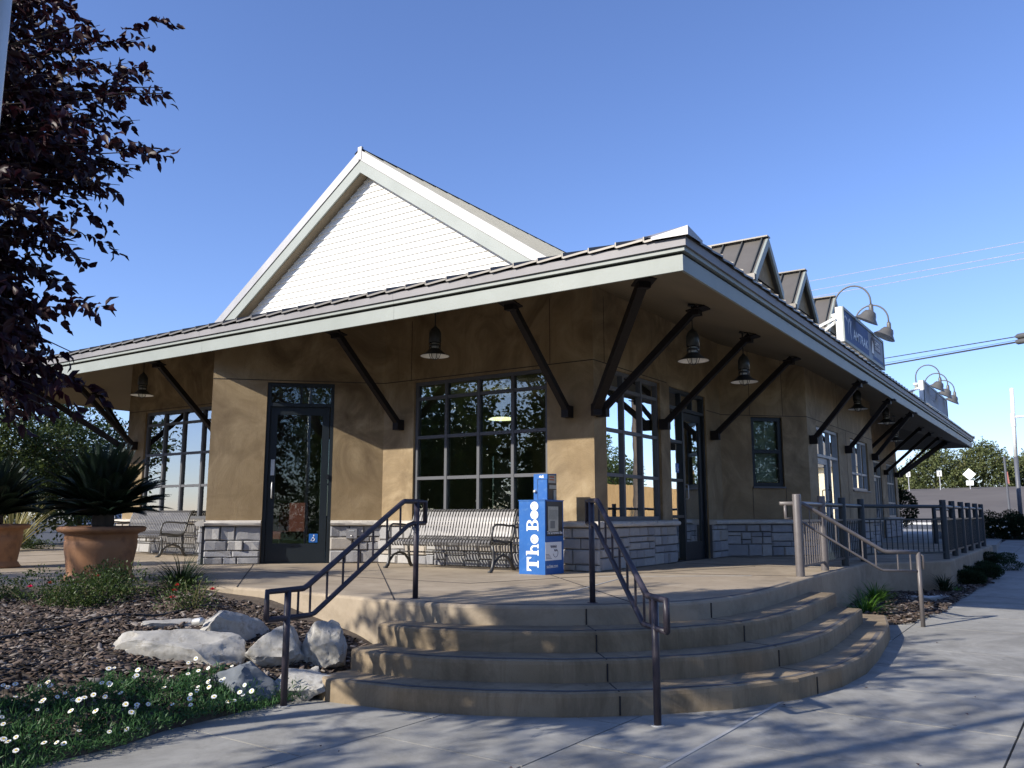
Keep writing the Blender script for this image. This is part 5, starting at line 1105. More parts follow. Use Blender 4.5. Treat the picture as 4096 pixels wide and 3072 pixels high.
shrub('low_shrub', (20.4, 1.80, -.42), .42, .25, 5500, 'dgreen', 'farther low shrub along the terrace wall', .035, 'low shrubs along the terrace wall', 3)
shrub('low_shrub', (22.6, 1.85, -.34), .38, .22, 4500, 'dgreen', 'last low shrub at the far end of the terrace wall', .035, 'low shrubs along the terrace wall', 4)
def rose(loc, r, h, n, label, flowers, seed):
    rr = np.random.default_rng(seed); t, cc = shrub('rose_bush', loc, r, h, n, 'rosel', label, .034, 'rose bushes in the flower bed', seed, 'rose bush', 9)
    for q in range(14):
        a = rr.uniform(0, math.tau); e = rr.uniform(.3, 1.1); tip = np.array(loc) + np.array([math.cos(a) * r * e, math.sin(a) * r * e, h * rr.uniform(.6, 1.05)])
        MB().tube([loc, tuple((np.array(loc) * .4 + tip * .6) + rr.normal(size=3) * .02), tuple(tip)], [.006, .004, .002], 4).build('cane', plain('cane_green', (.16, .15, .06), .8) if 'cane_green' not in bpy.data.materials else bpy.data.materials['cane_green'], t)
    for (dx, dy, dz, mt) in flowers:
        b = MB(); c = Vector(loc) + Vector((dx, dy, dz))
        for L in range(3):
            for q in range(6 - L):
                a = q * math.tau / (6 - L) + L * .5; rd = .038 - .010 * L; u = Vector((math.cos(a), math.sin(a), 0)); s_ = Vector((-u.y, u.x, 0))
                b.add([c + Vector((0, 0, .004 * L)), c + u * rd * .7 + s_ * rd * .45 + Vector((0, 0, .008 + .008 * L)), c + u * rd + Vector((0, 0, .014 + .008 * L)), c + u * rd * .7 - s_ * rd * .45 + Vector((0, 0, .008 + .008 * L))], [(0, 1, 2, 3)])
        b.build('rose_bloom', M[mt], t)
rose((5.45, 7.55, -.24), .29, .36, 800, 'small open rose bush with red blooms, behind the pale boulders', [(-.08, .18, .30, 'red'), (-.1, .2, .25, 'red'), (.05, -.22, .27, 'red'), (-.12, .02, .06, 'red'), (-.1, .22, .18, 'red')], 31)
rose((4.75, 9.0, -.32), .46, .46, 2400, 'bronze tinted rose bush at far left with a pink bloom', [(-.05, .30, .34, 'pink'), (.05, .1, .38, 'red'), (-.2, -.1, .16, 'red')], 33)
rose((5.25, 8.75, -.25), .42, .42, 2400, 'leafy rose bush before the big palm pot', [(0, .25, .36, 'red'), (.1, -.2, .05, 'pink')], 35)
rose((4.55, 9.9, -.30), .45, .44, 2200, 'green rose bush without flowers cut by the left edge', [], 37)
shrub('low_shrub', (5.55, 9.15, -.16), .30, .36, 1900, 'rosel', 'leafy low shrub between the pot and the grassy clump', .034, 'low shrubs along the terrace wall', 39)
# daisy ground cover
dz = thing('daisy_patch', 'carpet of white daisies with dark green leaves along the sidewalk', 'flowers', (3.6, 5.6, -.62))
rr = np.random.default_rng(12); P_ = []
def in_daisy(x, y):
    d = y - edge_y(x); lim = np.interp(x, [1.5, 2.6, 3.3, 4.0, 4.6, 4.9], [.85, .66, .60, .60, .28, .1]) + .06 * math.sin(9 * x) + .04 * math.sin(23 * x); return -.10 < d < lim and x < 4.85
while len(P_) < 13000:
    x, y = rr.uniform(1.5, 4.9), rr.uniform(4.9, 7.3)
    if in_daisy(x, y): P_.append((x, y, bed_z(x, max(y, edge_y(x) + .02))))
P_ = np.array(P_); n = len(P_); hb = .07 + .06 * np.sin(P_[:, 0] * 9 + 2 * np.sin(P_[:, 1] * 5)) * np.sin(P_[:, 1] * 11 + np.sin(P_[:, 0] * 13)); P_[:, 2] += rr.uniform(0, 1, n) * np.maximum(hb, .03)
D_ = rvec(n) + np.array([0, 0, .9]); V, F = leaves_mesh(P_, D_, rvec(n), rr.uniform(.03, .065, n), rr.uniform(.006, .012, n)); npmesh('foliage', V, F, M['daisyl'], dz, kind='stuff')
for k in range(88):
    while True:
        x, y = rr.uniform(2.2, 4.8), rr.uniform(5.0, 6.6)
        if in_daisy(x, y): break
    z = bed_z(x, max(y, edge_y(x) + .02)) + rr.uniform(.08, .16); r_ = rr.uniform(.013, .021); tl = Vector((rr.normal(0, .3) - .45, rr.normal(0, .3) - .45, 1)).normalized(); u = tl.orthogonal().normalized(); w = tl.cross(u); c = Vector((x, y, z)); b = MB(); m = 11
    for q in range(m):
        a = q * math.tau / m; dd = u * math.cos(a) + w * math.sin(a); s_ = tl.cross(dd); b.add([c + dd * r_ * .25 - s_ * .002, c + dd * r_ * .8 - s_ * r_ * .22 + tl * .002, c + dd * r_ * 1.05, c + dd * r_ * .8 + s_ * r_ * .22 + tl * .002, c + dd * r_ * .25 + s_ * .002], [(0, 1, 2, 3, 4)])
    fl = b.build('daisy', M['petal'], dz); b = MB(); b.disc(c + tl * .004, u, w, r_ * .36, 8); b.build('flower_centre', M['yel'], fl); b = MB(); b.tube([tuple(c), (x + rr.normal(0, .01), y + rr.normal(0, .01), z - .14)], .0015, 3, False); b.build('flower_stem', M['daisyl'], fl)
# irrigation tube
hp = [(3.3, 7.28), (3.6, 7.35), (4.0, 7.46), (4.43, 7.55), (4.9, 7.58), (5.2, 7.50), (5.5, 7.50), (5.62, 7.35)]
o = MB(); o.tube([(x, y, bed_z(x, y) + .022) for x, y in dense(hp, 6)], .011, 8); o.build('irrigation_tube', M['hose'], None, True, at=(4.4, 7.5, -.3), label='black drip irrigation tube lying across the bark mulch', category='hose')
ul = thing('utility_box', 'flat grey concrete utility box lid set in the right planting strip', 'utility cover', (15.2, 2.25, -.5))
MB().prism([(14.65, 2.05), (15.75, 1.72), (15.95, 2.25), (14.9, 2.55)], -.62, -.505).build('surround', M['walk'], ul); MB().prism([(14.80, 2.10), (15.66, 1.84), (15.80, 2.20), (14.97, 2.46)], -.52, -.498).build('lid', M['lightconc'], ul)
cn = MB(); cn.lathe([(0, 0), (.03, 0), (.033, .01), (.033, .10), (.028, .115), (0, .115)], (0, 0, 0), 14, Matrix.Rotation(R(80), 4, 'X')); cn.v = [tuple(Vector(v) + Vector((4.78, 6.60, -.16))) for v in cn.v]; cn.build('crushed_can', M['galv'], None, True, at=(4.78, 6.6, -.16), label='small silver drink can left on top of the boulders', category='can')

# ------------------------------------------------------------------ trees
def make_tree(name, label, base, trunk_pts, limbs, blobs, nleaf, leaf, wid, mat, grp=None, seed=0, tr=.1, clus=14, flat=.9, single=0, droop=.0, cat='tree'):
    """blobs: list of (centre, radii); leaves grow in clusters round twig tips spread through the blobs"""
    r2 = np.random.default_rng(seed); t = thing(name, label, cat, base, grp)
    MB().tube(trunk_pts, list(np.linspace(tr, tr * .45, len(trunk_pts))), 10).build('trunk', M['bark'], t, True)
    top = np.array(trunk_pts[-1]); Pc, Dc = [], []
    nb = max(1, nleaf // clus); per = np.array([b_[1][0] * b_[1][1] * b_[1][2] for b_ in blobs]) ** .8; per = per / per.sum()
    tw = MB()
    for (c, rad), fr in zip(blobs, per):
        c = np.array(c, float); rad = np.array(rad, float); q = int(nb * fr); v = r2.normal(size=(q, 3)); v /= np.linalg.norm(v, axis=1)[:, None]; rr_ = r2.uniform(.15, 1, q) ** .45
        tips = c + v * rr_[:, None] * rad; Pc.append(tips); Dc.append(v)
        mid = (top + c) / 2 + r2.normal(size=3) * .15; MB().tube([tuple(top), tuple(mid), tuple(c)], [tr * .42, tr * .28, tr * .12], 7).build('limb', M['bark'], t, True)
        for k in range(min(q, 34)):
            s0 = c + (tips[k] - c) * .05; s1 = (c + tips[k]) / 2 + r2.normal(size=3) * .05 * rad.mean(); tw.tube([tuple(s0), tuple(s1), tuple(tips[k])], [tr * .09, tr * .05, tr * .02], 4, False)
    tw.build('twigs', M['bark'], t, kind='stuff')
    Pc = np.concatenate(Pc); Dc = np.concatenate(Dc); m = len(Pc)
    k = np.repeat(np.arange(m), clus); n = len(k); ax = Dc[k] * .7 + rvec(m)[k] * .5; ax /= np.linalg.norm(ax, axis=1)[:, None]
    P_ = Pc[k] + ax * (np.tile(np.linspace(-1, 1, clus), m) * leaf * clus * .16)[:, None] + rvec(n) * leaf * .35
    D_ = ax * .5 + rvec(n) * .9 + np.array([0, 0, -droop]); V, F = leaves_mesh(P_, D_, rvec(n) + np.array([0, 0, flat]), leaf * r2.uniform(.6, 1.25, n), wid * r2.uniform(.7, 1.2, n))
    if single:
        # the nearest leaves become leaf parts of their own
        dist = np.linalg.norm(P_ - np.array([0, 0, .78]), axis=1); f0 = np.array([math.cos(R(33.9)), math.sin(R(33.9))]); rel = P_[:, :2] @ f0; lat = P_[:, 0] * math.sin(R(33.9)) - P_[:, 1] * math.cos(R(33.9)); ok = (lat / np.maximum(rel, .1) > -.62) & (rel > 1)
        idx = np.argsort(np.where(ok, dist, 1e9))[:single]; keep = np.ones(n, bool); keep[idx] = False
        for j in idx:
            vv = V[j * 5:j * 5 + 5]; npmesh('leaf', vv, np.array([[0, 3, 2, 1], [0, 4, 2, 3]]), M[mat], t)
        kk = np.concatenate([keep, keep]); F = F[kk]
    npmesh('foliage', V, F, M[mat], t, kind='stuff'); return t
# plum tree at upper left: lateral sprays reaching into the frame
def plum_pt(px, py, D):  # direction helper: image column/row to a point at ground distance D (layout only)
    th = R(33.9); p = math.atan(523 / 3350.0); w = np.array([math.cos(th) * math.cos(p), math.sin(th) * math.cos(p), math.sin(p)]); r_ = np.array([math.sin(th), -math.cos(th), 0]); u = np.cross(r_, w)
    d = w + (px - 2048) / 3350 * r_ - (py - 1536) / 3350 * u; return np.array([0, 0, .78]) + d * D / math.hypot(d[0], d[1])
def plum_tree():
    t = thing('plum_tree', 'purple leaved plum tree leaning in from the upper left', 'tree', (.2, 7.2, -.35))
    MB().tube([(.2, 7.2, -.4), (.25, 7.1, .6), (.4, 7.0, 1.5), (.5, 6.9, 2.2)], [.13, .11, .10, .085], 10).build('trunk', M['bark'], t, True)
    r2 = np.random.default_rng(5); top = np.array([.5, 6.9, 2.1]); sprays = []
    # sprays whose tips show in the picture (pixel column, row, distance)
    tips = [(690, 375, 6.0), (700, 600, 6.2), (560, 660, 6.0), (600, 150, 6.4), (650, 350, 6.6), (480, 740, 5.6), (370, 800, 5.6), (400, 100, 5.8), (360, 1040, 5.4), (290, 1130, 5.3), (310, 980, 5.8), (200, 1230, 5.5), (290, 1410, 5.4), (230, 1470, 5.2), (220, 1620, 5.0), (150, 1560, 5.2), (100, 1400, 5.6), (60, 1200, 5.3), (520, 250, 6.6), (440, 420, 6.0), (430, 560, 5.5), (300, 300, 5.6), (250, 520, 5.5), (330, 660, 5.9), (150, 350, 5.2), (120, 650, 5.3), (200, 850, 5.4), (80, 950, 5.2), (160, 1060, 5.5), (60, 120, 5.4), (230, 120, 5.9), (380, 260, 6.3), (60, 800, 5.6), (20, 500, 5.2), (10, 1450, 5.3), (60, 1560, 4.9), (330, 160, 6.5), (0, 1040, 5.6), (480, 480, 6.6), (560, 480, 6.5), (20, 1300, 5.6), (100, 200, 5.9), (340, 450, 5.4), (230, 700, 6.2), (120, 480, 6.4), (260, 950, 6.0), (80, 300, 6.6), (190, 230, 6.6), (420, 650, 6.4), (30, 700, 6.3), (150, 760, 5.0)]
    bnd = [(0, 380), (150, 520), (380, 590), (600, 600), (700, 440), (850, 330), (1000, 300), (1150, 250), (1300, 230), (1450, 230), (1600, 190), (1680, 60)]
    for _ in range(62):
        py = r2.uniform(-100, 1640); lim = np.interp(py, [b_[0] for b_ in bnd], [b_[1] for b_ in bnd]); tips.append((r2.uniform(-60, lim * (.95 if r2.random() < .8 else 1.05)), py, r2.uniform(4.9, 6.8)))
    for _ in range(20): tips.append((r2.uniform(-40, 200), r2.uniform(1300, 1640), r2.uniform(4.9, 5.8)))
    for (px, py, D) in tips: sprays.append(plum_pt(px, py, D))
    # the rest of the crown, out of the picture to the left and above
    for _ in range(70):
        v = r2.normal(size=3); v /= np.linalg.norm(v); c = np.array([-.2, 7.0, 3.9]) + v * r2.uniform(.35, 1) ** .5 * np.array([2.4, 2.4, 1.9])
        rel = c[0] * math.cos(R(33.9)) + c[1] * math.sin(R(33.9)); lat = c[0] * math.sin(R(33.9)) - c[1] * math.cos(R(33.9))
        if lat / max(rel, .1) > -.60: continue
        sprays.append(c)
    tw = MB(); P_, D_ = [], []
    for i, tip in enumerate(sprays):
        inside = i < len(tips); start = top + (tip - top) * .25 if not inside else top + (tip - top) * r2.uniform(.3, .45); mid = (start + tip) / 2 + np.array([0, 0, .18]) + r2.normal(size=3) * .06
        if inside or i % 3 == 0: MB().tube([tuple(top), tuple(start), tuple(mid), tuple(tip)], [.03, .016, .009, .003], 5, False).build('limb', M['bark'], t) if i % 4 == 0 else tw.tube([tuple(top), tuple(start), tuple(mid), tuple(tip)], [.02, .012, .007, .002], 4, False)
        ns = 5 if inside else 5
        for s_ in range(ns):
            f0 = r2.uniform(.25, .9) if s_ else .45; a0 = start * (1 - f0) ** 2 + mid * 2 * f0 * (1 - f0) + tip * f0 ** 2
            e0 = tip if s_ == 0 else a0 + (tip - start) / np.linalg.norm(tip - start) * r2.uniform(.15, .4) + r2.normal(size=3) * .15
            L = np.linalg.norm(e0 - a0); nl = int(L / .020) + 4
            for q in range(nl):
                f = q / nl; p = a0 * (1 - f) + e0 * f + np.array([0, 0, .10 * math.sin(math.pi * f) - .05 * f * f]); P_.append(p + r2.normal(size=3) * .012)
                d = (e0 - a0) / max(L, .01) * .6 + r2.normal(size=3) * .55 + np.array([0, 0, -.55]); D_.append(d)
    tw.build('twigs', M['bark'], t, kind='stuff')
    P_ = np.array(P_); D_ = np.array(D_); n = len(P_); V, F = oval_leaves(P_, D_, rvec(n) + np.array([0, 0, .6]), r2.uniform(.05, .095, n), r2.uniform(.030, .052, n))
    dist = np.linalg.norm(P_ - np.array([0, 0, .78]), axis=1); rel = P_[:, :2] @ np.array([math.cos(R(33.9)), math.sin(R(33.9))]); lat = P_[:, 0] * math.sin(R(33.9)) - P_[:, 1] * math.cos(R(33.9)); ok = (lat / np.maximum(rel, .1) > -.60) & (rel > 1)
    idx = np.argsort(np.where(ok, dist, 1e9))[:290]; keep = np.ones(n, bool); keep[idx] = False
    for j in idx: npmesh('leaf', V[j * 9:j * 9 + 9], F[:4], M['plum'], t, smooth=True)
    npmesh('foliage', V, F[np.repeat(keep, 4)], M['plum'], t, smooth=True, kind='stuff')
plum_tree()
# street trees behind and left of the viewer: they cast the dappled shade, some added to block sky
make_tree('street_tree', 'leafy street tree behind the viewer shading the sidewalk', (-5.5, 7.0, -.68), [(-5.5, 7.0, -.7), (-5.4, 6.9, 1.2), (-5.3, 6.8, 2.8)], 0,
          [((-5.2, 6.8, 5.0), (2.3, 2.2, 1.7)), ((-4.2, 5.4, 4.4), (1.6, 1.5, 1.3)), ((-6.3, 5.3, 4.8), (1.6, 1.4, 1.3)), ((-4.4, 4.0, 5.2), (1.5, 1.3, 1.2)), ((-1.6, 5.0, 5.4), (1.6, 1.2, 1.0)), ((-2.9, 4.6, 6.3), (1.6, 1.2, 1.0)), ((-.2, 4.2, 5.6), (1.3, 1.0, .8))], 13500, .085, .05, 'green', 'street trees behind the viewer', 21, .16)
make_tree('street_tree', 'farther street tree left behind the viewer', (-9.0, 3.2, -.68), [(-9, 3.2, -.7), (-8.9, 3.2, 1.4), (-8.8, 3.3, 3.0)], 0,
          [((-8.6, 3.4, 5.6), (2.4, 2.2, 1.9)), ((-7.4, 4.4, 5.0), (1.5, 1.5, 1.3)), ((-8.0, 2.0, 6.0), (1.6, 1.6, 1.4))], 9000, .09, .055, 'green', 'street trees behind the viewer', 22, .17)
make_tree('street_tree', 'broad unseen tree added above and behind the viewer to block sky light', (-2.6, -1.6, -.68), [(-2.6, -1.6, -.7), (-2.6, -1.6, 1.8), (-2.4, -1.2, 3.6)], 0,  # unseen canopy added overhead to keep sky light off the sidewalk
          [((-2.2, 0.4, 6.0), (2.6, 2.4, 1.5)), ((-3.4, 2.8, 5.8), (2.2, 2.2, 1.5)), ((0.2, -2.0, 5.6), (2.4, 2.0, 1.4)), ((-4.5, -1.5, 6.4), (2.6, 2.4, 1.8)), ((-1.5, -4.0, 5.2), (2.4, 2.0, 1.6)), ((2.6, -4.6, 4.8), (2.2, 1.8, 1.4))], 20000, .10, .06, 'green', 'street trees behind the viewer', 23, .2)
make_tree('street_tree', 'tall tree across the lot whose crown shades the palm pots', (-3.4, 15.2, -.3), [(-3.4, 15.2, -.4), (-3.4, 15.1, 2), (-3.2, 15, 4.4)], 0,
          [((-3.2, 14.5, 6.3), (1.6, 1.5, 1.1)), ((-4.8, 15.6, 6.6), (1.8, 1.6, 1.2)), ((-2.6, 16.0, 6.0), (1.4, 1.2, .8))], 9000, .09, .055, 'green', 'street trees behind the viewer', 24, .15)
for k, (x, y, h) in enumerate(((-7.5, -7, 7), (-14, -4, 8), (-13, -12, 8), (5, -10.5, 6.5), (12.5, -10.8, 6.0), (20, -11.2, 6.2))):  # last three are added out of view to block sky light
    make_tree('street_tree', ['large tree behind the viewer, reflected in the corner door', 'second tree behind the viewer toward the street', 'tree at the street corner behind the viewer', 'unseen tree added across the road right of the viewer to block sky light', 'unseen tree added opposite the curved steps to block sky light', 'unseen tree added opposite the sloping sidewalk to block sky light'][k], (x, y, -.68), [(x, y, -.8), (x, y, 2.4)], 0, [((x, y, h * .68), (2.8, 2.6, h * .3)), ((x + 1.4, y + .8, h * .45), (2.0, 2, 1.5)), ((x - 1.4, y - .5, h * .5), (2, 2, 1.5)), ((x, y, 1.2), (3.4, 3.0, 1.9))], 10000, .17, .11, 'greenm', 'street trees behind the viewer', 140 + k, .2)
for k, (x, y) in enumerate(((-8, 30), (-13, 26.5), (-17, 22), (-20.5, 16.5), (-22, 11))):
    make_tree('lot_tree', ['leftmost', 'second', 'middle', 'fourth', 'nearest'][k] + ' of the row of bushy trees across the lot, seen only in the front windows', (x, y, -.1), [(x, y, -.2), (x, y, 1.2)], 0, [((x, y, 4.4), (3.4, 3.4, 4.0)), ((x + 1.6, y - 1, 2.4), (2.8, 2.8, 2.4)), ((x - 1.6, y + 1, 2.6), (2.8, 2.8, 2.4))], 15000, .26, .18, 'greenm', 'row of trees across the lot', 160 + k, .2)
# background left: bushy crape myrtles
for k, (c, lab, sd_) in enumerate((((10.9, 22.6), 'bushy green tree with a few red sprays just beyond the left terrace', 41), ((13.6, 24.6), 'dark green tree right behind the palm pot', 42), ((9.0, 25.5), 'tall green tree at the far left edge', 43))):
    x, y = c; h = (3.3, 3.5, 3.6)[k]
    make_tree('background_tree', lab, (x, y, -.05), [(x, y, -.05), (x + .1, y, .6), (x, y + .1, 1.1)], 0, [((x, y, 2.0), (1.6, 1.6, 1.5)), ((x - 1.1, y - .3, h - .7), (1.2, 1.2, .9)), ((x + 1.0, y - .2, h - .8), (1.1, 1.1, .9)), ((x + .1, y + .3, h), (1.3, 1.2, .9)), ((x - .7, y - .8, 1.3), (1.2, 1.0, 1.0)), ((x + 1.0, y - .6, 1.2), (1.1, 1.0, 1.0))], 14000, .11, .065, 'greenm' if k != 1 else 'green', 'trees beyond the left terrace', sd_, .10)
for k, (x, y, h, lab) in enumerate(((3.5, 31, 5.5, 'tree at far left behind the others'), (20, 42, 4.2, 'low round tree in the distance left of the station wall'))):
    make_tree('background_tree', lab, (x, y, -.05), [(x, y, -.05), (x, y, 1.6)], 0, [((x, y, h * .6), (2.6, 2.4, h * .35)), ((x + 1.2, y, h * .75), (1.8, 1.6, 1.2)), ((x - 1.4, y, h * .7), (1.7, 1.6, 1.2))], 7000, .18, .11, 'greenm', 'trees beyond the left terrace', 50 + k, .14)
# oaks on the crest at right
for k, (x, y, z0, s_, lab) in enumerate(((140, 17.5, 2.5, 1.0, 'broad olive green oak behind the crest, nearest the station roof'), (143, 11.5, 3.2, 1.0, 'large round oak behind the diamond sign'), (147, 6.0, 3.4, .75, 'smaller rounded oak at the right end of the crest'), (152, 24, 1.5, .8, 'pale oak mostly hidden by the station'))):
    make_tree('oak_tree', lab, (x, y, z0), [(x, y, z0), (x, y + .4, z0 + 2), (x, y - .2, z0 + 3.4)], 0, [((x, y, z0 + 5.4 * s_), (3.5 * s_, 3.4 * s_, 2.6 * s_)), ((x, y - 2.6 * s_, z0 + 4.2 * s_), (2.4 * s_, 2.4 * s_, 2.0 * s_)), ((x, y + 2.6 * s_, z0 + 4.3 * s_), (2.4 * s_, 2.4 * s_, 2.0 * s_)), ((x, y + .3, z0 + 7.0 * s_), (2.2 * s_, 2.1 * s_, 1.5 * s_)), ((x, y - 1.8, z0 + 2.2), (2.4 * s_, 2.6 * s_, 1.2)), ((x, y + 2.0, z0 + 2.0), (2.4 * s_, 2.6 * s_, 1.2))], 11000, .34, .22, 'oak', 'oaks beyond the rising road', 60 + k, .35)
make_tree('bare_tree', 'pale thin leaved tree cut by the right edge', (120, -2.6, 2.6), [(120, -2.6, 2.6), (120, -2.5, 8)], 0, [((120, -2.6, 12), (3, 3, 2.6)), ((120, -1.2, 9.6), (2.2, 2, 1.8))], 2600, .3, .18, 'oak', None, 71, .25)
shrub('corner_bush', (37.6, 6.9, 0), 1.0, 1.8, 16000, 'dgreen', 'dark bush at the far corner of the station', .12, None, 81, 'bush', 9)
shrub('corner_bush', (38.0, 8.2, 0), 1.2, 2.3, 16000, 'dgreen', 'taller dark bush behind the station corner', .12, None, 82, 'bush', 9)
for k, y in enumerate((2.55, 1.75, .95, .1, -.8)):
    t, _ = shrub('hedge_shrub', (32.9, y, -.05), .66, .80, 9000, 'dgreen', ['hedge shrub nearest the railing end at the sidewalk corner', 'second hedge shrub from the railing end', 'hedge shrub with white flowers around the light pole foot', 'hedge shrub at the right frame edge', 'hedge shrub just past the right frame edge'][k], .06, 'hedge along the corner', 90 + k, 'shrub', 9)
    b = MB(); r2 = random.Random(k)
    for _ in range(9):
        c = Vector((32.9 - r2.uniform(.3, .62), y + r2.uniform(-.5, .5), r2.uniform(.15, .68))); b.lathe([(0, .03), (.03, .02), (.035, 0), (0, -.02)], c, 6)
    b.build('blossoms', M['petal'], t, kind='stuff')
# flax and small plants beyond the left terrace
fx = thing('flax_plant', 'tan and yellow striped flax clump between the two palm pots', 'plant', (9.4, 19.6, -.02)); blades('leaf_blades', (9.4, 19.6, -.02), 90, 1.35, .12, 'phor', .055, fx, 3, .35, kind='stuff')
shrub('low_shrub', (8.9, 19.2, -.02), .32, .30, 1200, 'lily', 'bright green low plant at the foot of the flax', .05, None, 84); shrub('low_shrub', (10.2, 20.1, -.02), .3, .3, 1000, 'green', 'small green plant right of the flax', .05, None, 85)

# ------------------------------------------------------------------ distant and street objects
gb = thing('grey_building', 'pale grey metal building with a white pipe, far behind the left corner', 'building', (31, 52, -.05))
MB().prism([(28.9, 52.6), (33.5, 49.6), (38, 56), (33, 59)], -.05, 4.15).build('wall', M['greyb'], gb); MB().prism([(28.7, 52.6), (33.5, 49.4), (38.2, 56), (33, 59.2)], 4.15, 4.5).build('roof', plain('roof_teal', (.08, .12, .13), .6), gb)
for k in range(14): 
    f = k / 14; MB().bar((28.9 + 4.6 * f - .03, 52.6 - 3.0 * f - .03, -.05), (28.9 + 4.6 * f - .03, 52.6 - 3.0 * f - .03, 4.14), .05).build('rib', M['greyb'], gb)
MB().tube([(30.3, 51.4, 0), (30.3, 51.4, 5.1)], .09, 8).build('vent_pipe', M['signf'], gb)
hs = thing('white_house', 'low white house beyond the left tree, tiled roof', 'house', (24, 60, 0)); MB().prism([(20, 58), (27, 58), (27, 66), (20, 66)], 0, 2.6).build('wall', M['signf'], hs); MB().add([(19.5, 57.5, 2.6), (27.5, 57.5, 2.6), (27.5, 62, 4.4), (19.5, 62, 4.4), (19.5, 66.5, 2.6), (27.5, 66.5, 2.6)], [(0, 1, 2, 3), (3, 2, 5, 4), (0, 3, 4), (1, 5, 2)]).build('roof', M['roof'], hs)
# light pole and signs at right
lp = thing('light_pole', 'tall slim grey pole with a side arm, standing by the hedge at right', 'pole', (39.95, 2.03, -.03))
MB().tube([(39.95, 2.05, -.03), (39.95, 2.03, 3.12)], .085, 10).build('shaded_pole', M['poled'], lp, True); MB().tube([(39.95, 2.03, 3.12), (39.95, 1.95, 5.95)], .075, 10).build('sunlit_pole', M['signf'], lp, True)  # dark lower and white upper part put shade and sun into the colour
MB().tube([(39.95, 1.98, 4.75), (39.7, -2.0, 4.85)], .045, 8).build('arm', M['signf'], lp, True); MB().lathe([(.095, 0), (.1, .1), (.095, .55)], (39.95, 2.0, 4.35), 10).build('sleeve', M['signf'], lp, True)
sp = thing('sign_post', 'thin dark post with a narrow reddish sign seen edge on, left of the tall pole', 'sign', (41.9, 2.53, -.03))
MB().tube([(41.9, 2.53, -.03), (41.9, 2.56, 3.25)], .045, 8).build('post', M['poled'], sp); MB().bar((41.9, 2.49, 2.1), (41.9, 2.53, 2.6), .10, .03).build('plate', plain('rusty_sign', (.35, .12, .10), .6), sp)
def rsign(x, y, z0, zc, s, diamond, label):
    t = thing('road_sign', label, 'road sign', (x, y, z0)); MB().tube([(x, y, z0), (x, y, zc + s * .5)], .06, 6).build('post', M['pole'], t)
    b = MB()
    if diamond: b.hexa([(x - .08, y, zc - s), (x - .06, y, zc - s), (x - .06, y + s, zc), (x - .08, y + s, zc), (x - .08, y - s, zc), (x - .06, y - s, zc), (x - .06, y, zc + s), (x - .08, y, zc + s)]) if False else b.slab([(x - .08, y, zc - s), (x - .08, y + s, zc), (x - .08, y, zc + s), (x - .08, y - s, zc)], (.03, 0, 0))
    else: b.box(x - .08, x - .05, y - s * .55, y + s * .55, zc - s * .7, zc + s * .7)
    b.build('plate', M['galv'] if not diamond else M['signf'], t)
    if diamond: MB().box(x - .09, x - .06, y - s * .55, y + s * .55, zc - s * 1.85, zc - s * 1.05).build('small_plate', M['signf'], t)
    else: MB().box(x - .085, x - .081, y - .06, y + .06, zc - s * .45, zc + s * .45).build('plate_mark', M['poled'], t)
D130 = 128 / 90.
rsign(128, 12.05, 3.9, 6.15, .80, True, 'white backed diamond road sign with a small plate below, before the oaks'); rsign(128, 15.65, 3.6, 6.35, .55, False, 'small rectangular sign left of the diamond sign before the oaks'); rsign(127, 19.4, 3.0, 6.3, .5, False, 'small rectangular sign beside the far corner bush')
for k, (x, y) in enumerate(((112, 2.4), (121, 1.9), (131, 0.8), (140, .2))):
    t = (x - 80.6) / 59.8; z = 4.7 * (t * t * (3 - 2 * t)) + .05; b = MB(); b.box(x - .5, x + .5, y - .25, y + .15, z, z + .03); b.box(x - .12, x + .12, y - 2.0, y - .25, z, z + .02)
    b.build('road_marking', M['white'], None, at=(x, y, z), label=['nearest', 'second', 'third', 'farthest'][k] + ' white arrow mark on the rising road', category='road marking', group='white marks on the rising road')
# wires
def wire(name, a, b_, sag, r, mat, label, grp, n=14):
    pts = []
    for i in range(n + 1): t = i / n; pts.append((a[0] + (b_[0] - a[0]) * t, a[1] + (b_[1] - a[1]) * t, a[2] + (b_[2] - a[2]) * t - sag * 4 * t * (1 - t)))
    MB().tube(pts, r, 5).build(name, M[mat], None, at=a, label=label, category='cable', group=grp)
for k, (za, zb_, ya, yb2) in enumerate(((12.81, 11.51, 10.555, .969), (12.30, 11.08, 10.47, 1.0), (11.94, 10.83, 10.47, 1.02))):
    A0 = Vector((43.75, ya, za)); B0 = Vector((37.99, yb2, zb_)); d = B0 - A0
    wire('power_line', tuple(A0 - d * .8), tuple(B0 + d * .5), .0, .013, 'wirel', ['top', 'middle', 'lowest'][k] + ' of the three pale power lines high above the roof at right', 'thin pale power lines')
for k, (A0, B0, r_) in enumerate(((Vector((44.37, 7.51, 8.47)), Vector((37.97, 1.58, 7.72)), .022), (Vector((44.37, 7.53, 8.12)), Vector((37.97, 1.60, 7.50)), .036))):
    d = B0 - A0; wire('utility_cable', tuple(A0 - d * .5), tuple(B0 + d * .6), .0, r_, 'wire', ['upper thin dark cable crossing behind the roof signs', 'thick twisted dark cable crossing behind the roof signs'][k], 'dark utility cables')
    MB().tube([tuple(B0), tuple(B0 + d * .02), tuple(B0 + d * .12), tuple(B0 + d * .14)], [.03, .11, .11, .03], 8).build('cable_splice', M['lampg'], None, True, at=tuple(B0), label=['upper grey splice case on the cable at the right edge', 'lower grey splice case on the cable at the right edge'][k], category='splice case', group='splice cases on the cables')
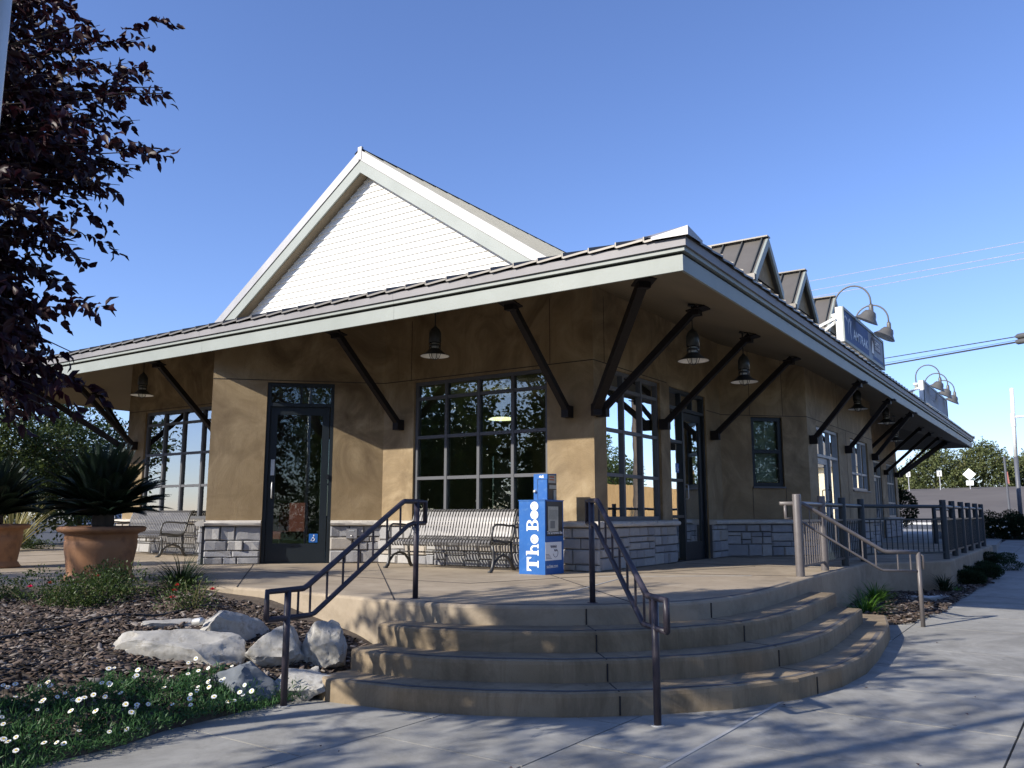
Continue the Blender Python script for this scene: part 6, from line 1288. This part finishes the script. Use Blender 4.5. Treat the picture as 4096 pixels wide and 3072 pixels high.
A0 = Vector((44.37, 7.52, 8.27)); B0 = Vector((37.97, 1.59, 7.62)); d = B0 - A0; wire('utility_cable', tuple(A0 - d * .5), tuple(B0 + d * .5), .05, .009, 'wire', 'hair thin wire between the two dark cables', 'dark utility cables')
for k, (a, c) in enumerate((((20.28, 40.17, 4.25), (19.85, 32.4, 4.45)), ((20.12, 40.25, 3.89), (19.87, 32.39, 3.99)))):
    A0, B0 = Vector(a), Vector(c); d = B0 - A0; wire('power_line', tuple(A0 - d * .8), tuple(B0 + d * 1.0), 0, .016, 'wirel', ['upper', 'lower'][k] + ' pale line behind the left trees and brace', 'lines behind the left trees')
up = thing('utility_pole', 'wooden utility pole just outside the right edge carrying the cables', 'pole', (34.5, -4.9, -.7)); MB().tube([(34.3, -4.9, -.7), (34.3, -4.9, 12.6)], [.16, .11], 10).build('post', M['bark'], up); MB().bar((33.6, -3.9, 11.3), (35.2, -5.6, 11.3), .1, .12).build('crossarm', M['bark'], up)
# opposite side of the street: fence, trees, houses (seen in the glass)
fn = thing('wood_fence', 'tall tan board fence across the street, seen only in the side windows', 'fence', (44, -14, -.66))
MB().prism([(22, -12.6), (66, -12.6), (66, -24), (22, -24)][::-1], -.66, .5).build('bank', M['ground'], fn)
for k in range(140):
    x = 24 + k * .30; MB().box(x, x + .285, -14.03 + random.uniform(-.01, .01), -14.0, .3, 2.75 + random.uniform(-.03, .03)).build('board', M['wood'], fn)
MB().box(24, 66, -14.10, -14.035, 1.0, 1.1).build('rail', M['wood'], fn)
for k, (x, y, h, lab) in enumerate(((42, -17, 11.5, 'large tree behind the wood fence'), (33, -18, 6.0, 'rounded tree at the near end of the fence'), (53, -17.5, 7.0, 'tall tree at the far end of the fence'), (62, -20, 6, 'tree beyond the fence end'))):
    make_tree('street_side_tree', lab, (x, y, -.66), [(x, y, -.7), (x, y, 2.2)], 0, [((x, y, h * .66), (2.6, 2.2, h * .3)), ((x + 1.6, y, h * .55), (1.8, 1.6, 1.4)), ((x - 1.7, y, h * .6), (1.8, 1.6, 1.5))], 6000, .2, .13, 'greenm', 'trees across the street', 110 + k, .2)
ch2 = thing('cream_house', 'cream stucco house with a brown roof down the street, seen only in the side windows', 'house', (73, -8, .1)); MB().box(68, 78, -14, -2.4, .1, 4.4).build('wall', M['cream'], ch2); MB().add([(67.3, -1.8, 4.4), (78.5, -1.8, 4.4), (78.5, -8, 6.6), (67.3, -8, 6.6), (67.3, -14.5, 4.4), (78.5, -14.5, 4.4)], [(0, 1, 2, 3), (3, 2, 5, 4), (0, 3, 4), (1, 5, 2)]).build('roof', M['roof'], ch2)
for k, (x, y, h) in enumerate(((-14, 16, 7), (-18, 8, 8), (-9, 24, 6.5), (-22, -2, 8))):
    make_tree('far_street_tree', ['tree across the lot, left of the station front', 'large tree far behind the plum tree', 'tree at the far left of the lot', 'tree down the street behind the viewer'][k], (x, y, -.66), [(x, y, -.9), (x, y, 2.2)], 0, [((x, y, h * .66), (2.8, 2.8, h * .3)), ((x + 1.6, y - 1, h * .5), (2.0, 2, 1.6)), ((x - 1.2, y + 1.5, h * .55), (2, 2, 1.6))], 5000, .24, .15, 'greenm', 'trees across the lot', 120 + k, .2)
# pale steel post at the upper left frame edge
q = plum_pt(-27, 100, 3.0); MB().tube([(q[0], q[1], -.7), (q[0], q[1], 5.0)], .045, 14).build('steel_post', M['galv'], None, True, at=(q[0], q[1], -.7), label='pale steel post cut off by the upper left corner', category='post')
print('objects', len(bpy.data.objects))
